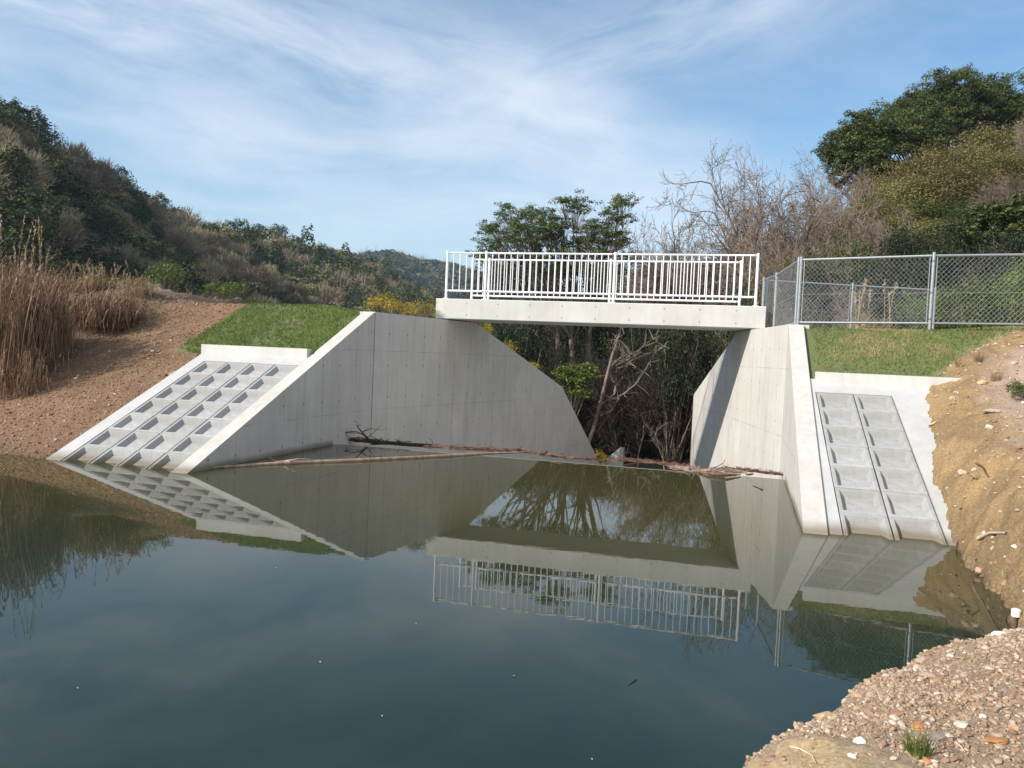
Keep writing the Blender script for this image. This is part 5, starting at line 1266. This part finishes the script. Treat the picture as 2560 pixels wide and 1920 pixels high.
    tangle('twig_raft', 'thick mat of brown stalks in front of the right wall', [(1690, 1172), (1740, 1178), (1800, 1180), (1850, 1182)], 190, PALEW, .05, .30, .014, .0055)
    tangle('twig_raft', 'red brown twigs ending at the right wall', [(1800, 1172), (1860, 1177), (1910, 1183), (1958, 1189)], 260, REDW, .035, .18, .016, .0045)
    tangle('twig_scatter', 'few twigs stranded on the two column concrete slope at the water line', [(2230, 1337), (2290, 1338), (2340, 1332)], 16, DARKW, .03, .16, .01, .004)
    # leaves and flecks afloat on the pond
    M_FL = simple('floating_fleck', (.62, .58, .48), .6)
    pr = None
    for (x, y) in [(800, 1655), (1285, 1690), (194, 1720), (1480, 1898), (690, 1420), (955, 1790), (1620, 1465), (1040, 1560), (1390, 1300), (470, 1300)]:
        if pr is None: pr = mk('floating_leaf', np.array([(-.02, 0, .003), (0, -.008, .004), (.022, .002, .003), (0, .009, .007)]), np.array([[0, 1, 2, 3]]), M_FL); o = pr
        else: o = pr.copy(); COL.objects.link(o)
        q = wpt(x, y, .003); o.location = q; o.rotation_euler = (0, 0, rs.uniform(0, 6)); s = .30+q[1]/22; o.scale = (s, s, s)
        tag(o, 'tiny pale leaf afloat on the open pond', 'leaf', 'tiny leaves afloat on the pond')
    piece('floating_twig', 'tiny dark twig afloat on the open water at the centre bottom', [(1570, 1712, 0), (1580, 1706, 0), (1592, 1698, 0)], [.002, .003, .002], DARKW, .003)
    # sticks and roots on the right bank
    def stick(lab, px, r, mat, z0):
        pts = np.array([on_ground(x, y)+[0, 0, dz] for x, y, dz in px]); b = pts[0].copy(); V, F = tubes([pts-b], [np.linspace(r, r*.5, len(pts))], 6); o = mk('stick', V, F, mat, smooth=True, loc=b); tag(o, lab, 'stick')
    BONE = barkmat('stick_pale', (.45, .34, .25), (.66, .55, .43))
    stick('pale curved stick lying across the gravel of the spit', [(2225, 1643, .012), (2262, 1650, .015), (2295, 1672, .015), (2318, 1702, .01)], .012, BONE, .2)
    stick('pale peeled stick on the muddy bank near the water', [(2444, 1358, .02), (2475, 1345, .03), (2515, 1342, .02)], .018, BONE, .5)
    stick('thin pale roots hanging from the bank edge over the concrete', [(2322, 1085, .03), (2330, 1070, .05), (2340, 1062, .04)], .012, BONE, 1.2)
    stick('thin root in the bare mud patch', [(1975, 1870, .006), (2000, 1880, .01), (2030, 1895, .008), (2040, 1912, .004)], .004, BONE, .2)
    stick('thin straw lying in the right foreground gravel', [(2390, 1865, .012), (2402, 1876, .012), (2412, 1888, .01)], .004, BONE, .2)
    stick('short curved root at the waterline of the bank', [(2440, 1170, .02), (2455, 1180, .05), (2470, 1200, .02)], .012, REDW, .9)
build_driftwood()

# ------------------------------------------------------------------ small concrete works below the dam and the cables
def build_downstream():
    d = 27.6; f = lambda px, py, dd=0: at(px, py, d+dd)
    a, b, c = f(1514, 1150), f(1548, 1121), f(1559, 1121)
    up = np.array([0.25, .97, 0])*.0; back = np.array([A_[0], A_[1], 0])*.0+np.array([-.97, .25, 0])*0
    # a wing wall with sloping top: profile in the picture's right/up directions, 0.3 thick, 2.2 long
    rt = np.array([B_[0], B_[1], 0]); dn = np.array([A_[0], A_[1], 0])
    zt = b[2]; w = .16
    prof = [(0, zt-1.9), (0, zt), (-.16, zt), (-1.9, zt-1.62), (-1.9, zt-1.9)]
    base = np.array([c[0], c[1], 0])
    # its long sloping top runs down towards the left, its end face looks along the chute
    V = [base+rt*x+np.array([0, 0, z]) for x, z in prof]+[base+rt*x+dn*.4+np.array([0, 0, z]) for x, z in prof]
    n = 5; F4 = np.array([[i, (i+1) % n, n+(i+1) % n, n+i] for i in range(n)])
    mb = MB(); mb.add(np.array(V), [F4[:, ::-1], np.arange(n), np.arange(n)[::-1]+n])
    o = mb.build('wing_wall', C_SLAB); tag(o, 'small white concrete wing wall with a sloping top, seen beyond the sill', 'wall')
    CB = simple('cable_black', (.02, .02, .022), .5)
    for i, (pts, lab) in enumerate([([(2570, 162, 30), (2486, 216, 36), (2380, 290, 44), (2240, 385, 56)], 'highest black cable running down from the upper right corner'), ([(2570, 196, 30), (2520, 228, 34), (2400, 310, 44), (2080, 495, 62)], 'middle black cable crossing in front of the hill trees'), ([(2570, 212, 30), (2530, 236, 34), (2300, 380, 48), (2000, 545, 62)], 'lowest black cable crossing in front of the bare trees')]):
        P = np.array([at(*p) for p in pts]); V, F = tubes([P-P[0]], [np.full(len(P), .014)], 5); o = mk('power_cable', V, F, CB, loc=P[0]); tag(o, lab, 'cable', 'cables in the upper right')
build_downstream()

# ------------------------------------------------------------------ the air
def build_haze():
    m = bpy.data.materials.new('haze_air'); m.use_nodes = True; w = NT(m.node_tree); w.n.clear()
    out = w.node('ShaderNodeOutputMaterial'); v = w.node('ShaderNodeVolumePrincipled')
    v.inputs['Color'].default_value = (.55, .78, 1.0, 1); v.inputs['Density'].default_value = .00017; v.inputs['Anisotropy'].default_value = .0
    w.l.new(v.outputs[0], out.inputs['Volume'])
    mb = MB(); mb.box((0, 0, 68), (1480, 1480, 74)); o = mb.build('haze', m); tag(o, kind='stuff', label='thin blue air between the valley and the far ridge', cat='haze')
build_haze()
